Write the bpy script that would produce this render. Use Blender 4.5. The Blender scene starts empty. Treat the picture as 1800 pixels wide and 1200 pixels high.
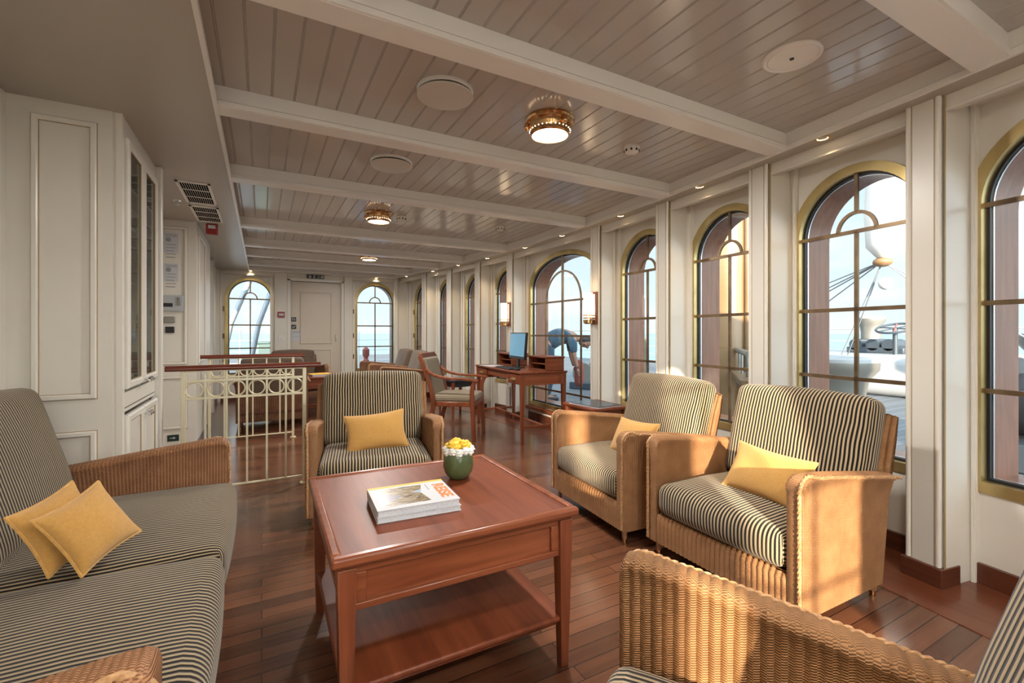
import bpy, math, random
from mathutils import Vector, Matrix, noise
random.seed(7)
PI = math.pi
C = bpy.context.scene.collection
R = math.radians

# ------------------------------------------------------------------ materials
def new_mat(name):
    m = bpy.data.materials.new(name); m.use_nodes = True
    return m, m.node_tree.nodes, m.node_tree.links, m.node_tree.nodes['Principled BSDF']

def pm(name, col, rough=.5, metal=0., spec=.5, emis=None, es=0., coat=0.):
    m, N, L, b = new_mat(name)
    b.inputs['Base Color'].default_value = (*col, 1)
    b.inputs['Roughness'].default_value = rough
    b.inputs['Metallic'].default_value = metal
    b.inputs['Specular IOR Level'].default_value = spec
    b.inputs['Coat Weight'].default_value = coat
    b.inputs['Coat Roughness'].default_value = .12
    if emis:
        b.inputs['Emission Color'].default_value = (*emis, 1)
        b.inputs['Emission Strength'].default_value = es
    return m

def math_node(N, L, op, a, b=None):
    n = N.new('ShaderNodeMath'); n.operation = op
    for i, v in enumerate((a, b)):
        if v is None: continue
        if isinstance(v, (int, float)): n.inputs[i].default_value = v
        else: L.new(v, n.inputs[i])
    return n.outputs[0]

def ramp(N, L, fac, stops):
    r = N.new('ShaderNodeValToRGB'); L.new(fac, r.inputs[0])
    e = r.color_ramp.elements
    e[0].position, e[0].color = stops[0][0], (*stops[0][1], 1)
    e[1].position, e[1].color = stops[-1][0], (*stops[-1][1], 1)
    for p, c in stops[1:-1]:
        k = e.new(p); k.color = (*c, 1)
    return r.outputs[0]

def coords(N, L):
    t = N.new('ShaderNodeTexCoord'); s = N.new('ShaderNodeSeparateXYZ')
    L.new(t.outputs['Object'], s.inputs[0])
    return t, s

def bump(N, L, b, h, strength=.5, dist=.002):
    n = N.new('ShaderNodeBump'); n.inputs['Strength'].default_value = strength
    n.inputs['Distance'].default_value = dist
    L.new(h, n.inputs['Height']); L.new(n.outputs[0], b.inputs['Normal'])

def wood(name, c1, c2, scale=(1.5, 30, 30), rough=.3, coat=.3):
    m, N, L, b = new_mat(name)
    t, s = coords(N, L)
    mp = N.new('ShaderNodeMapping'); mp.inputs['Scale'].default_value = scale
    L.new(t.outputs['Object'], mp.inputs[0])
    n = N.new('ShaderNodeTexNoise'); n.inputs['Scale'].default_value = 1.; n.inputs['Detail'].default_value = 5
    n.inputs['Distortion'].default_value = .4
    L.new(mp.outputs[0], n.inputs['Vector'])
    L.new(ramp(N, L, n.outputs[0], [(.3, c1), (.7, c2)]), b.inputs['Base Color'])
    b.inputs['Roughness'].default_value = rough; b.inputs['Specular IOR Level'].default_value = .35
    b.inputs['Coat Weight'].default_value = coat; b.inputs['Coat Roughness'].default_value = .15
    return m

def planks(name, w, ln, c1, c2, gap, rough=.3, coat=.2, mort=.0018, grain=40):
    m, N, L, b = new_mat(name)
    t, s = coords(N, L)
    br = N.new('ShaderNodeTexBrick')
    br.inputs['Scale'].default_value = 1.; br.inputs['Brick Width'].default_value = ln
    br.inputs['Row Height'].default_value = w; br.inputs['Mortar Size'].default_value = mort
    br.inputs['Mortar Smooth'].default_value = .3
    br.inputs['Color1'].default_value = (0, 0, 0, 1); br.inputs['Color2'].default_value = (1, 1, 1, 1)
    br.inputs['Mortar'].default_value = (.5, .5, .5, 1)
    br.offset = .37
    L.new(t.outputs['Object'], br.inputs['Vector'])
    mp = N.new('ShaderNodeMapping'); mp.inputs['Scale'].default_value = (1.6, grain, 1)
    L.new(t.outputs['Object'], mp.inputs[0])
    n = N.new('ShaderNodeTexNoise'); n.inputs['Scale'].default_value = 1; n.inputs['Detail'].default_value = 4
    L.new(mp.outputs[0], n.inputs['Vector'])
    bw = N.new('ShaderNodeRGBToBW'); L.new(br.outputs['Color'], bw.inputs[0])
    f = math_node(N, L, 'ADD', math_node(N, L, 'MULTIPLY', bw.outputs[0], .55), math_node(N, L, 'MULTIPLY', n.outputs[0], .45))
    base = ramp(N, L, f, [(.2, c1), (.8, c2)])
    mix = N.new('ShaderNodeMixRGB'); L.new(br.outputs['Fac'], mix.inputs[0]); L.new(base, mix.inputs[1])
    mix.inputs[2].default_value = (*gap, 1)
    L.new(mix.outputs[0], b.inputs['Base Color'])
    b.inputs['Roughness'].default_value = rough
    b.inputs['Coat Weight'].default_value = coat; b.inputs['Coat Roughness'].default_value = .18
    inv = math_node(N, L, 'SUBTRACT', 1., br.outputs['Fac'])
    bump(N, L, b, inv, .5, .002)
    return m

def stripe(name, dark, light, pitch=.0172, duty=.5, rough=.9):
    m, N, L, b = new_mat(name)
    t, s = coords(N, L)
    nz = N.new('ShaderNodeTexNoise'); nz.inputs['Scale'].default_value = 7; nz.inputs['Detail'].default_value = 1
    L.new(t.outputs['Object'], nz.inputs['Vector'])
    at_ = N.new('ShaderNodeAttribute'); at_.attribute_name = 'fabric_u'
    x = math_node(N, L, 'ADD', at_.outputs['Fac'], math_node(N, L, 'MULTIPLY', nz.outputs[0], .012))
    w = math_node(N, L, 'SINE', math_node(N, L, 'MULTIPLY', x, 2*PI/pitch))
    r = ramp(N, L, math_node(N, L, 'ADD', math_node(N, L, 'MULTIPLY', w, .5), .5), [(duty-.12, dark), (duty+.12, light)])
    L.new(r, b.inputs['Base Color'])
    b.inputs['Roughness'].default_value = rough; b.inputs['Specular IOR Level'].default_value = .2
    b.inputs['Sheen Weight'].default_value = .2
    n2 = N.new('ShaderNodeTexNoise'); n2.inputs['Scale'].default_value = 350
    L.new(t.outputs['Object'], n2.inputs['Vector'])
    bump(N, L, b, math_node(N, L, 'ADD', n2.outputs[0], math_node(N, L, 'MULTIPLY', w, .8)), .5, .0015)
    return m

def wicker(name, mode, c1, c2, gapc, weave=.0056, rib=.0125):
    """woven paper cord: horizontal weave rows, slight rib tone"""
    m, N, L, b = new_mat(name)
    t, s = coords(N, L)
    if mode == 'arm':
        ns = N.new('ShaderNodeSeparateXYZ'); L.new(t.outputs['Normal'], ns.inputs[0])
        top = math_node(N, L, 'GREATER_THAN', math_node(N, L, 'ABSOLUTE', ns.outputs[2]), .7)
        mx = N.new('ShaderNodeMix'); mx.data_type = 'FLOAT'
        L.new(top, mx.inputs[0]); L.new(s.outputs[2], mx.inputs[2]); L.new(s.outputs[0], mx.inputs[3])
        z = mx.outputs[0]; u = s.outputs[1]
    else: z = s.outputs[2]; u = s.outputs[0]
    half = math_node(N, L, 'MULTIPLY', math_node(N, L, 'FLOOR', math_node(N, L, 'DIVIDE', u, rib)), PI)
    w = math_node(N, L, 'SINE', math_node(N, L, 'ADD', math_node(N, L, 'MULTIPLY', z, 2*PI/weave), half))
    wv = math_node(N, L, 'ADD', math_node(N, L, 'MULTIPLY', w, .5), .5)
    nz = N.new('ShaderNodeTexNoise'); nz.inputs['Scale'].default_value = 14; nz.inputs['Detail'].default_value = 3
    L.new(t.outputs['Object'], nz.inputs['Vector'])
    base = ramp(N, L, nz.outputs[0], [(.3, c1), (.75, c2)])
    g = math_node(N, L, 'LESS_THAN', wv, .24)
    mix = N.new('ShaderNodeMixRGB'); L.new(math_node(N, L, 'MULTIPLY', g, .75), mix.inputs[0])
    L.new(base, mix.inputs[1]); mix.inputs[2].default_value = (*gapc, 1)
    L.new(mix.outputs[0], b.inputs['Base Color'])
    b.inputs['Roughness'].default_value = .55; b.inputs['Specular IOR Level'].default_value = .35
    bump(N, L, b, wv, .7, .002)
    return m

def fabric(name, c1, c2, sc=60, rough=.9, bs=.5):
    m, N, L, b = new_mat(name)
    t, s = coords(N, L)
    a = math_node(N, L, 'SINE', math_node(N, L, 'MULTIPLY', s.outputs[0], 2*PI*sc*4))
    c = math_node(N, L, 'SINE', math_node(N, L, 'MULTIPLY', s.outputs[1], 2*PI*sc*4))
    h = math_node(N, L, 'MULTIPLY', a, c)
    nz = N.new('ShaderNodeTexNoise'); nz.inputs['Scale'].default_value = sc; nz.inputs['Detail'].default_value = 4
    L.new(t.outputs['Object'], nz.inputs['Vector'])
    L.new(ramp(N, L, nz.outputs[0], [(.3, c1), (.7, c2)]), b.inputs['Base Color'])
    b.inputs['Roughness'].default_value = rough; b.inputs['Specular IOR Level'].default_value = .2
    b.inputs['Sheen Weight'].default_value = .3
    bump(N, L, b, math_node(N, L, 'ADD', h, nz.outputs[0]), bs, .001)
    return m

def glass(name, tint=(1, 1, 1), refl=.07):
    m = bpy.data.materials.new(name); m.use_nodes = True
    N, L = m.node_tree.nodes, m.node_tree.links
    N.clear()
    o = N.new('ShaderNodeOutputMaterial'); t = N.new('ShaderNodeBsdfTransparent'); g = N.new('ShaderNodeBsdfGlossy')
    t.inputs[0].default_value = (*tint, 1); g.inputs['Roughness'].default_value = .02
    lw = N.new('ShaderNodeLayerWeight'); lw.inputs[0].default_value = .5
    mx = N.new('ShaderNodeMixShader')
    k = math_node(N, L, 'ADD', math_node(N, L, 'MULTIPLY', math_node(N, L, 'POWER', lw.outputs['Facing'], 4.), .6), .02)
    L.new(k, mx.inputs[0])
    L.new(t.outputs[0], mx.inputs[1]); L.new(g.outputs[0], mx.inputs[2]); L.new(mx.outputs[0], o.inputs[0])
    return m

def speckle(name, c1, c2, sc=8, rough=.5, metal=0.):
    m, N, L, b = new_mat(name)
    t, s = coords(N, L)
    nz = N.new('ShaderNodeTexNoise'); nz.inputs['Scale'].default_value = sc; nz.inputs['Detail'].default_value = 4
    L.new(t.outputs['Object'], nz.inputs['Vector'])
    L.new(ramp(N, L, nz.outputs[0], [(.3, c1), (.7, c2)]), b.inputs['Base Color'])
    b.inputs['Roughness'].default_value = rough; b.inputs['Metallic'].default_value = metal
    return m

M = {}
M['paint'] = speckle('cream_paint', (.70, .67, .60), (.74, .71, .64), 2.5, .33)
M['glaze'] = pm('aged_glaze', (.36, .26, .13), .5)
M['doorpaint'] = speckle('door_paint', (.60, .52, .42), (.64, .56, .46), 2, .35)
M['trimwhite'] = pm('trim_paint', (.76, .73, .66), .28)
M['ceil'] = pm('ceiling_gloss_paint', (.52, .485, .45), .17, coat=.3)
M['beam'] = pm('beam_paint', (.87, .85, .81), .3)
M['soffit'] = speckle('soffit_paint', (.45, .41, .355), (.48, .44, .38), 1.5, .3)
M['floor'] = planks('floor_planks', .068, 1.5, (.075, .027, .013), (.20, .078, .038), (.015, .006, .004), .24, .4)
M['border'] = wood('floor_border', (.13, .035, .015), (.19, .06, .026), (20, 1.5, 20), .3, .3)
M['base'] = wood('baseboard_wood', (.075, .022, .012), (.13, .04, .02), (2, 2, 40), .35, .3)
M['redwood'] = wood('red_wood', (.135, .030, .011), (.22, .056, .021), (30, 2.2, 30), .42, .0)
M['redwoodx'] = wood('red_wood_cross', (.16, .040, .015), (.28, .083, .034), (2.2, 30, 30), .32, .2)
M['redwoodz'] = wood('red_wood_upright', (.14, .034, .013), (.25, .072, .03), (30, 30, 2.2), .34, .2)
M['rail'] = wood('handrail_wood', (.12, .025, .015), (.20, .045, .025), (2, 30, 30), .2, .6)
M['brass'] = speckle('polished_brass', (.42, .31, .12), (.60, .47, .22), 5, .3, .75)
M['brassdark'] = speckle('aged_brass', (.13, .085, .05), (.26, .18, .10), 9, .35, .55)
M['copper'] = speckle('lamp_brass', (.55, .3, .12), (.75, .48, .25), 9, .15, 1.)
M['railmetal'] = pm('cream_rail_metal', (.74, .68, .48), .3, .2)
M['gasket'] = pm('black_gasket', (.012, .014, .018), .4)
M['silver'] = pm('silver_edge', (.75, .77, .8), .25, .9)
M['teak'] = wood('window_reveal_teak', (.20, .085, .045), (.30, .14, .085), (30, 30, 3), .4, .3)
M['glass'] = glass('window_glass')
M['cabglass'] = glass('cabinet_glass', (.75, .78, .76))
M['wick_arm'] = wicker('wicker_arm', 'arm', (.33, .16, .065), (.45, .235, .105), (.11, .045, .018))
M['wick_bold'] = wicker('bold_wicker_arm', 'arm', (.26, .12, .043), (.38, .19, .072), (.04, .016, .006), .0054, .0125)
M['wick_front'] = wicker('wicker_front', 'front', (.34, .165, .07), (.48, .25, .11), (.08, .035, .015))
M['wick_braid'] = speckle('wicker_braid', (.36, .18, .075), (.60, .36, .17), 90, .55)
M['wick_sofa'] = wicker('sofa_wicker', 'arm', (.30, .135, .06), (.42, .20, .09), (.06, .025, .012))
M['wick_dark_arm'] = wicker('brown_wicker_arm', 'arm', (.22, .10, .05), (.32, .155, .075), (.05, .02, .01))
M['wick_dark_front'] = wicker('brown_wicker_front', 'front', (.20, .085, .04), (.28, .13, .06), (.05, .02, .01))
M['stripe'] = stripe('striped_chenille', (.008, .006, .005), (.43, .33, .20), .0172, .55)
M['stripe_sofa_shaded'] = stripe('sofa_chenille_shaded', (.009, .006, .005), (.36, .28, .17), .0172, .58)  # same striped chenille, with the dimmer light at the sofa put into its colour
M['taupe'] = fabric('taupe_fabric', (.10, .068, .046), (.145, .102, .072), 40)
M['taupestripe'] = stripe('taupe_stripe', (.13, .10, .07), (.33, .27, .18), .02)
M['yellow'] = fabric('mustard_fabric', (.60, .325, .085), (.67, .37, .105), 120)
M['yellowpipe'] = fabric('mustard_piping', (.62, .34, .09), (.74, .43, .14), 55)
M['legwood'] = wood('leg_wood', (.22, .09, .045), (.36, .17, .09), (30, 30, 3), .3, .3)
M['steel'] = speckle('brushed_steel', (.22, .21, .185), (.30, .29, .26), 4, .4, .5)
M['chrome'] = pm('chrome', (.8, .8, .8), .08, 1.)
M['black'] = pm('black_plastic', (.012, .012, .014), .35)
M['screen'] = pm('monitor_screen', (.06, .13, .18), .12, emis=(.07, .19, .28), es=.9)
M['whitep'] = pm('white_paper', (.56, .57, .60), .5)
M['greyp'] = pm('grey_print', (.28, .29, .31), .6)
M['grey'] = pm('grey_panel', (.42, .44, .45), .35)
M['red'] = pm('red_plastic', (.30, .02, .02), .35)
M['orange'] = pm('orange_ink', (.72, .20, .015), .5)
M['amber'] = pm('yellow_ink', (.85, .48, .05), .5)
M['vase'] = speckle('green_glaze', (.06, .085, .03), (.10, .13, .055), 10, .08)
M['petal'] = speckle('yellow_petals', (.8, .42, .02), (.9, .62, .06), 40, .6)
M['wpetal'] = speckle('white_petals', (.72, .72, .68), (.85, .84, .8), 60, .6)
M['leaf'] = pm('stem_green', (.10, .2, .05), .5)
M['lamp'] = pm('lamp_diffuser', (.9, .85, .75), .4, emis=(1, .83, .6), es=9)
M['spotglow'] = pm('spot_bulb', (.9, .85, .75), .4, emis=(1, .72, .4), es=30)
M['shade'] = pm('sconce_glass', (.85, .8, .72), .4, emis=(1, .78, .5), es=1.6)
M['deck'] = planks('deck_planks', .11, 5., (.11, .12, .13), (.17, .18, .195), (.02, .02, .022), .6, 0, .004, 30)
M['sea'] = speckle('sea_water', (.16, .26, .31), (.22, .33, .38), .2, .25)
M['whitesteel'] = speckle('white_steel', (.31, .325, .33), (.36, .37, .38), 3, .35)
M['rope'] = speckle('hemp_rope', (.13, .11, .08), (.26, .225, .17), 60, .9)
M['mast'] = speckle('mast_tan_paint', (.19, .11, .05), (.25, .15, .075), 1.5, .3)
M['sail'] = fabric('sail_canvas', (.60, .61, .60), (.68, .68, .67), 6, .8, .2)
M['teal'] = pm('teal_paint', (.09, .15, .15), .4)
M['bluegrey'] = pm('blue_grey_steel', (.045, .06, .075), .4)
M['shirt'] = fabric('blue_shirt', (.025, .055, .085), (.045, .085, .12), 20, .9, .2)
M['trousers'] = fabric('navy_trousers', (.02, .045, .075), (.03, .06, .095), 20, .9, .2)
M['skin'] = pm('skin', (.28, .15, .10), .5)
M['hair'] = pm('dark_hair', (.02, .015, .012), .6)
M['pink'] = pm('faded_red_cloth', (.28, .075, .06), .7)
M['ceramic'] = pm('white_ceramic', (.75, .73, .68), .2)
M['inside'] = pm('cabinet_interior', (.20, .18, .13), .6)
M['darkblue'] = pm('dark_cover', (.02, .03, .05), .25)

M['greensign'] = pm('dark_green_sign', (.01, .03, .02), .5)
M['soffit2'] = pm('vent_paint', (.62, .58, .52), .35)
M['void'] = pm('grille_void', (.01, .009, .008), 1., 0, 0.)
M['pages'] = speckle('page_edges', (.46, .47, .50), (.58, .59, .62), 120, .7)
M['greykey'] = pm('dark_key', (.03, .03, .034), .4)
M['bluegrey2'] = pm('grey_steel_paint', (.22, .25, .28), .4)

# ------------------------------------------------------------------ mesh builder
class MB:
    def __init__(s): s.v = []; s.f = []; s.attr = []
    def add(s, vs, fs):
        o = len(s.v); s.v += [tuple(v) for v in vs]; s.f += [tuple(i+o for i in f) for f in fs]; return s
    def box(s, x0, x1, y0, y1, z0, z1):
        return s.add([(x0,y0,z0),(x1,y0,z0),(x1,y1,z0),(x0,y1,z0),(x0,y0,z1),(x1,y0,z1),(x1,y1,z1),(x0,y1,z1)],
                     [(0,3,2,1),(4,5,6,7),(0,1,5,4),(1,2,6,5),(2,3,7,6),(3,0,4,7)])
    def taper(s, cx, cy, z0, z1, w0, d0, w1, d1, ox=0, oy=0):
        a = [(-1,-1),(1,-1),(1,1),(-1,1)]
        vs = [(cx+i*w0/2, cy+j*d0/2, z0) for i, j in a] + [(cx+ox+i*w1/2, cy+oy+j*d1/2, z1) for i, j in a]
        return s.add(vs, [(0,3,2,1),(4,5,6,7),(0,1,5,4),(1,2,6,5),(2,3,7,6),(3,0,4,7)])
    def bar(s, p, q, w, h, up=(0,0,1)):
        p, q, up = Vector(p), Vector(q), Vector(up)
        d = (q-p).normalized(); a = d.cross(up)
        if a.length < 1e-4: a = d.cross(Vector((1,0,0)))
        a.normalize(); b = a.cross(d).normalized()
        vs = [e + a*i*w/2 + b*j*h/2 for e in (p, q) for i, j in ((-1,-1),(1,-1),(1,1),(-1,1))]
        return s.add(vs, [(0,3,2,1),(4,5,6,7),(0,1,5,4),(1,2,6,5),(2,3,7,6),(3,0,4,7)])
    def tube(s, pts, r, n=8, closed=False, cap=True):
        pts = [Vector(p) for p in pts]; k = len(pts)
        rs = r if isinstance(r, (list, tuple)) else [r]*k
        o = len(s.v); prev = None
        for i, p in enumerate(pts):
            if closed: t = pts[(i+1) % k] - pts[i-1]
            else: t = pts[min(i+1, k-1)] - pts[max(i-1, 0)]
            t.normalize()
            if prev is None:
                a = t.cross(Vector((0,0,1)))
                if a.length < 1e-3: a = t.cross(Vector((1,0,0)))
            else:
                a = prev - t*prev.dot(t)
                if a.length < 1e-4: a = t.cross(Vector((0,0,1)))
            a.normalize(); prev = a; b = t.cross(a)
            for j in range(n):
                th = 2*PI*j/n
                s.v.append(tuple(p + (a*math.cos(th) + b*math.sin(th))*rs[i]))
        m = k if closed else k-1
        for i in range(m):
            for j in range(n):
                a0 = o+i*n+j; a1 = o+i*n+(j+1) % n; b0 = o+((i+1) % k)*n+j; b1 = o+((i+1) % k)*n+(j+1) % n
                s.f.append((a0, a1, b1, b0))
        if cap and not closed:
            s.f.append(tuple(o+j for j in reversed(range(n)))); s.f.append(tuple(o+(k-1)*n+j for j in range(n)))
        return s
    def lathe(s, prof, n=32, c=(0,0,0), cap=True):
        o = len(s.v)
        for r, z in prof:
            for j in range(n):
                th = 2*PI*j/n; s.v.append((c[0]+r*math.cos(th), c[1]+r*math.sin(th), c[2]+z))
        for i in range(len(prof)-1):
            for j in range(n):
                s.f.append((o+i*n+j, o+i*n+(j+1) % n, o+(i+1)*n+(j+1) % n, o+(i+1)*n+j))
        if cap:
            s.f.append(tuple(o+j for j in reversed(range(n)))); k = len(prof)-1
            s.f.append(tuple(o+k*n+j for j in range(n)))
        return s
    def prism(s, poly, fn, t0, t1):
        n = len(poly)
        vs = [fn(u, v, t0) for u, v in poly] + [fn(u, v, t1) for u, v in poly]
        fs = [tuple(range(n)), tuple(reversed(range(n, 2*n)))]
        fs += [(i, i+n, (i+1) % n+n, (i+1) % n) for i in range(n)]
        return s.add(vs, fs)
    def grid(s, fn, nu, nv, wrapu=False):
        o = len(s.v)
        for i in range(nu):
            for j in range(nv): s.v.append(tuple(fn(i, j)))
        for i in range(nu if wrapu else nu-1):
            for j in range(nv-1):
                a = o+i*nv+j; b = o+((i+1) % nu)*nv+j
                s.f.append((a, b, b+1, a+1))
        return s
    def sphere(s, c, r, n=10, sc=(1,1,1)):
        o = len(s.v); c = Vector(c)
        for i in range(n+1):
            ph = PI*i/n
            for j in range(n*2):
                th = PI*j/n
                s.v.append((c.x+r*sc[0]*math.sin(ph)*math.cos(th), c.y+r*sc[1]*math.sin(ph)*math.sin(th), c.z+r*sc[2]*math.cos(ph)))
        for i in range(n):
            for j in range(n*2):
                s.f.append((o+i*2*n+j, o+(i+1)*2*n+j, o+(i+1)*2*n+(j+1) % (2*n), o+i*2*n+(j+1) % (2*n)))
        return s
    def build(s, name, mat, parent=None, loc=(0,0,0), rz=0, smooth=True, bevel=0, weld=False, rot=None, angle=38, seg=2):
        me = bpy.data.meshes.new(name); me.from_pydata(s.v, [], s.f)
        import bmesh
        bm = bmesh.new(); bm.from_mesh(me)
        if s.attr:
            la = bm.verts.layers.float.new('fabric_u')
            for v_, a_ in zip(bm.verts, s.attr): v_[la] = a_
        if weld: bmesh.ops.remove_doubles(bm, verts=bm.verts, dist=1e-5)
        bmesh.ops.recalc_face_normals(bm, faces=bm.faces)
        bm.to_mesh(me); bm.free()
        if smooth:
            me.polygons.foreach_set('use_smooth', [True]*len(me.polygons))
            me.set_sharp_from_angle(angle=R(angle))
        if mat: me.materials.append(M[mat] if isinstance(mat, str) else mat)
        o = bpy.data.objects.new(name, me); C.objects.link(o)
        o.location = loc; o.rotation_euler = rot if rot else (0, 0, rz)
        if parent: o.parent = parent
        if bevel:
            b = o.modifiers.new('bevel', 'BEVEL'); b.width = bevel; b.segments = seg; b.limit_method = 'ANGLE'; b.angle_limit = R(40)
        return o

def tag(o, label=None, cat=None, group=None, kind=None):
    if label: o['label'] = label
    if cat: o['category'] = cat
    if group: o['group'] = group
    if kind: o['kind'] = kind
    return o
def empty(name, loc=(0,0,0), rz=0, label=None, cat=None, group=None, kind=None, rot=None):
    o = bpy.data.objects.new(name, None); C.objects.link(o); o.empty_display_size = .05
    o.location = loc; o.rotation_euler = rot if rot else (0, 0, rz)
    return tag(o, label, cat, group, kind)
def dup(root, loc, rz, label=None, group=None):
    r = root.copy(); C.objects.link(r); r.location = loc; r.rotation_euler = (0, 0, rz)
    if label: r['label'] = label
    if group: r['group'] = group
    for ch in root.children:
        c = ch.copy(); C.objects.link(c); c.parent = r
        for g in ch.children:
            d = g.copy(); C.objects.link(d); d.parent = c
    return r
def struct(name, mb, mat, **k):
    return tag(mb.build(name, mat, **k), kind='structure')

# ------------------------------------------------------------------ room numbers
ZS = 2.2195      # underside of beams and soffits
ZC = 2.318       # boarded ceiling
ZF = 2.148       # lower edge of the friezes
REC = .235       # depth from pillar face to window wall
P = [(-1.60, 2.10), (-.80, 2.34), (.085, 2.535), (.963, 2.697), (1.85, 2.817), (2.745, 2.905), (3.67, 2.95),
     (5.478, 2.943), (6.33, 2.850), (7.25, 2.745), (8.02, 2.56), (9.2, 2.37)]
def wallx(y):
    for (y0, x0), (y1, x1) in zip(P, P[1:]):
        if y <= y1: return x0 + (x1-x0)*(y-y0)/(y1-y0)
    return P[-1][1]
YF = 9.2; YB = -1.6

# floor, border strip, deck
struct('floor', MB().box(-1.6, 3.35, YB-.25, YF+.25, -.1, 0), 'floor', smooth=False)
mb = MB()
ys = [YB + i*(YF-YB)/40 for i in range(41)]
vs = []
for y in ys: vs += [(wallx(y)-.24, y, 0), (wallx(y)+.25, y, 0), (wallx(y)-.24, y, .003), (wallx(y)+.25, y, .003)]
for i in range(40):
    a = i*4; mb.f += [(a+2, a+3, a+7, a+6), (a, a+2, a+6, a+4), (a+1, a+5, a+7, a+3)]
mb.v = vs
struct('trim_1', mb, 'border', smooth=False)

# boarded ceiling: profile across X with V grooves, run along Y
mb = MB(); prof = []
x = -.35
while x < 3.4:
    prof += [(x, ZC), (x+.088, ZC), (x+.091, ZC+.003), (x+.094, ZC-.0015), (x+.0975, ZC+.003)]; x += .1
n = len(prof)
mb.grid(lambda i, j: (prof[i][0], (YB-.25, YF+.25)[j], prof[i][1]), n, 2)
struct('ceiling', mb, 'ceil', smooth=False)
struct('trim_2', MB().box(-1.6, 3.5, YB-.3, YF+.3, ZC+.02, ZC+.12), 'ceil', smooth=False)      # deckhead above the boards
# left soffit and far soffit, right soffit
EDGE = lambda y: wallx(y) - (.085 if y < 5 else .12)
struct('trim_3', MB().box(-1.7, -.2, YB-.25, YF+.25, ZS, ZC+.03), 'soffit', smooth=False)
mb = MB(); ys = [YB-.2] + [p[0] for p in P] + [YF+.2]
ysd = []
for a, b in zip(ys, ys[1:]):
    ysd += [a + (b-a)*k/3 for k in range(3)]
ysd.append(ys[-1])
for y in ysd: mb.v += [(EDGE(y), y, ZS), (3.5, y, ZS), (EDGE(y), y, ZC+.03), (3.5, y, ZC+.03)]
for i in range(len(ysd)-1):
    a = i*4; mb.f += [(a, a+4, a+5, a+1), (a, a+2, a+6, a+4)]
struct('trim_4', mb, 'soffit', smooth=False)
# mouldings along both long edges
def edge_mould(pts, side):
    mb = MB()
    for k, (zz, w, h) in enumerate([(ZS+.010, .017, .028), (ZS+.034, .009, .010)]):
        for a, b in zip(pts, pts[1:]):
            mb.bar((a[0]-side*w/2, a[1], zz), (b[0]-side*w/2, b[1], zz), w, h)
    return mb
pts = [(EDGE(y), y) for y in ysd]
struct('trim_5', edge_mould(pts, 1), 'beam', smooth=False)
struct('trim_6', edge_mould([(-.2, YB), (-.2, YF)], -1), 'beam', smooth=False)
face = MB()
for a, b in zip(pts, pts[1:]): face.bar((a[0]-.002, a[1], (ZS+ZC)/2), (b[0]-.002, b[1], (ZS+ZC)/2), .004, ZC-ZS)
struct('trim_7', face, 'beam', smooth=False)
# cross beams
tn = 8
for y0 in (-1.1, -.25, .648, 1.596, 2.565, 3.71, 5.33, 6.48, 7.32, 8.3, 8.98):
    w = .095 if y0 != 8.98 else .3
    y1 = y0 + w; x1 = EDGE((y0+y1)/2)+.03
    mb = MB().box(-.21, x1, y0, y1, ZS+.0007, ZC+.01)
    for ys_, sg in ((y0, -1), (y1, 1)):
        mb.box(-.205, x1, min(ys_, ys_+sg*.011), max(ys_, ys_+sg*.014), ZS+.002, ZS+.024)
        mb.box(-.205, x1, min(ys_, ys_+sg*.006), max(ys_, ys_+sg*.008), ZS+.030, ZS+.040)
    struct('trim_%d' % tn, mb, 'beam', smooth=False); tn += 1

# ------------------------------------------------------------------ arched windows
def arch_pts(c, hw, zs, rise, n=28, e=2.):
    out = []
    for i in range(n+1):
        th = PI*i/n
        cx, sx = math.cos(th), math.sin(th)
        out.append((c - hw*math.copysign(abs(cx)**(2/e), cx), zs + rise*abs(sx)**(2/e)))
    return out
def outline(c, hw, zb, zs, rise, e=2.):
    return [(c-hw, zb)] + arch_pts(c, hw, zs, rise, e=e) + [(c+hw, zb)]
def arch_wall(mb, L, z1, c, hw, zb, zs, rise, o0, o1, e=2., z0=0):
    ap = arch_pts(c, hw, zs, rise, e=e)
    for o in (o0, o1):
        q = lambda a, b, cc, d: mb.add([(a[0], o, a[1]), (b[0], o, b[1]), (cc[0], o, cc[1]), (d[0], o, d[1])], [(0, 1, 2, 3)])
        if zb > z0: q((0, z0), (L, z0), (L, zb), (0, zb))
        q((0, zb), (c-hw, zb), (c-hw, z1), (0, z1)); q((c+hw, zb), (L, zb), (L, z1), (c+hw, z1))
        for a, b in zip(ap, ap[1:]): q(a, b, (b[0], z1), (a[0], z1))
def ring(mb, c, hw, zb, zs, rise, wd, o0, o1, e=2., grow=True):
    """closed frame following the arch; width wd outwards, between depths o0..o1"""
    inn = outline(c, hw, zb, zs, rise, e); out = outline(c, hw+wd, zb-wd, zs, rise+wd, e)
    n = len(inn)
    A = [(u, o0, v) for u, v in inn]; B = [(u, o0, v) for u, v in out]
    D = [(u, o1, v) for u, v in inn]; E_ = [(u, o1, v) for u, v in out]
    fs = []
    for i in range(n):
        j = (i+1) % n
        fs += [(i, j, n+j, n+i), (2*n+i, 3*n+i, 3*n+j, 2*n+j), (i, 2*n+i, 2*n+j, j), (n+i, n+j, 3*n+j, 3*n+i)]
    mb.add(A+B+D+E_, fs)
WN = [0]
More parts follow.
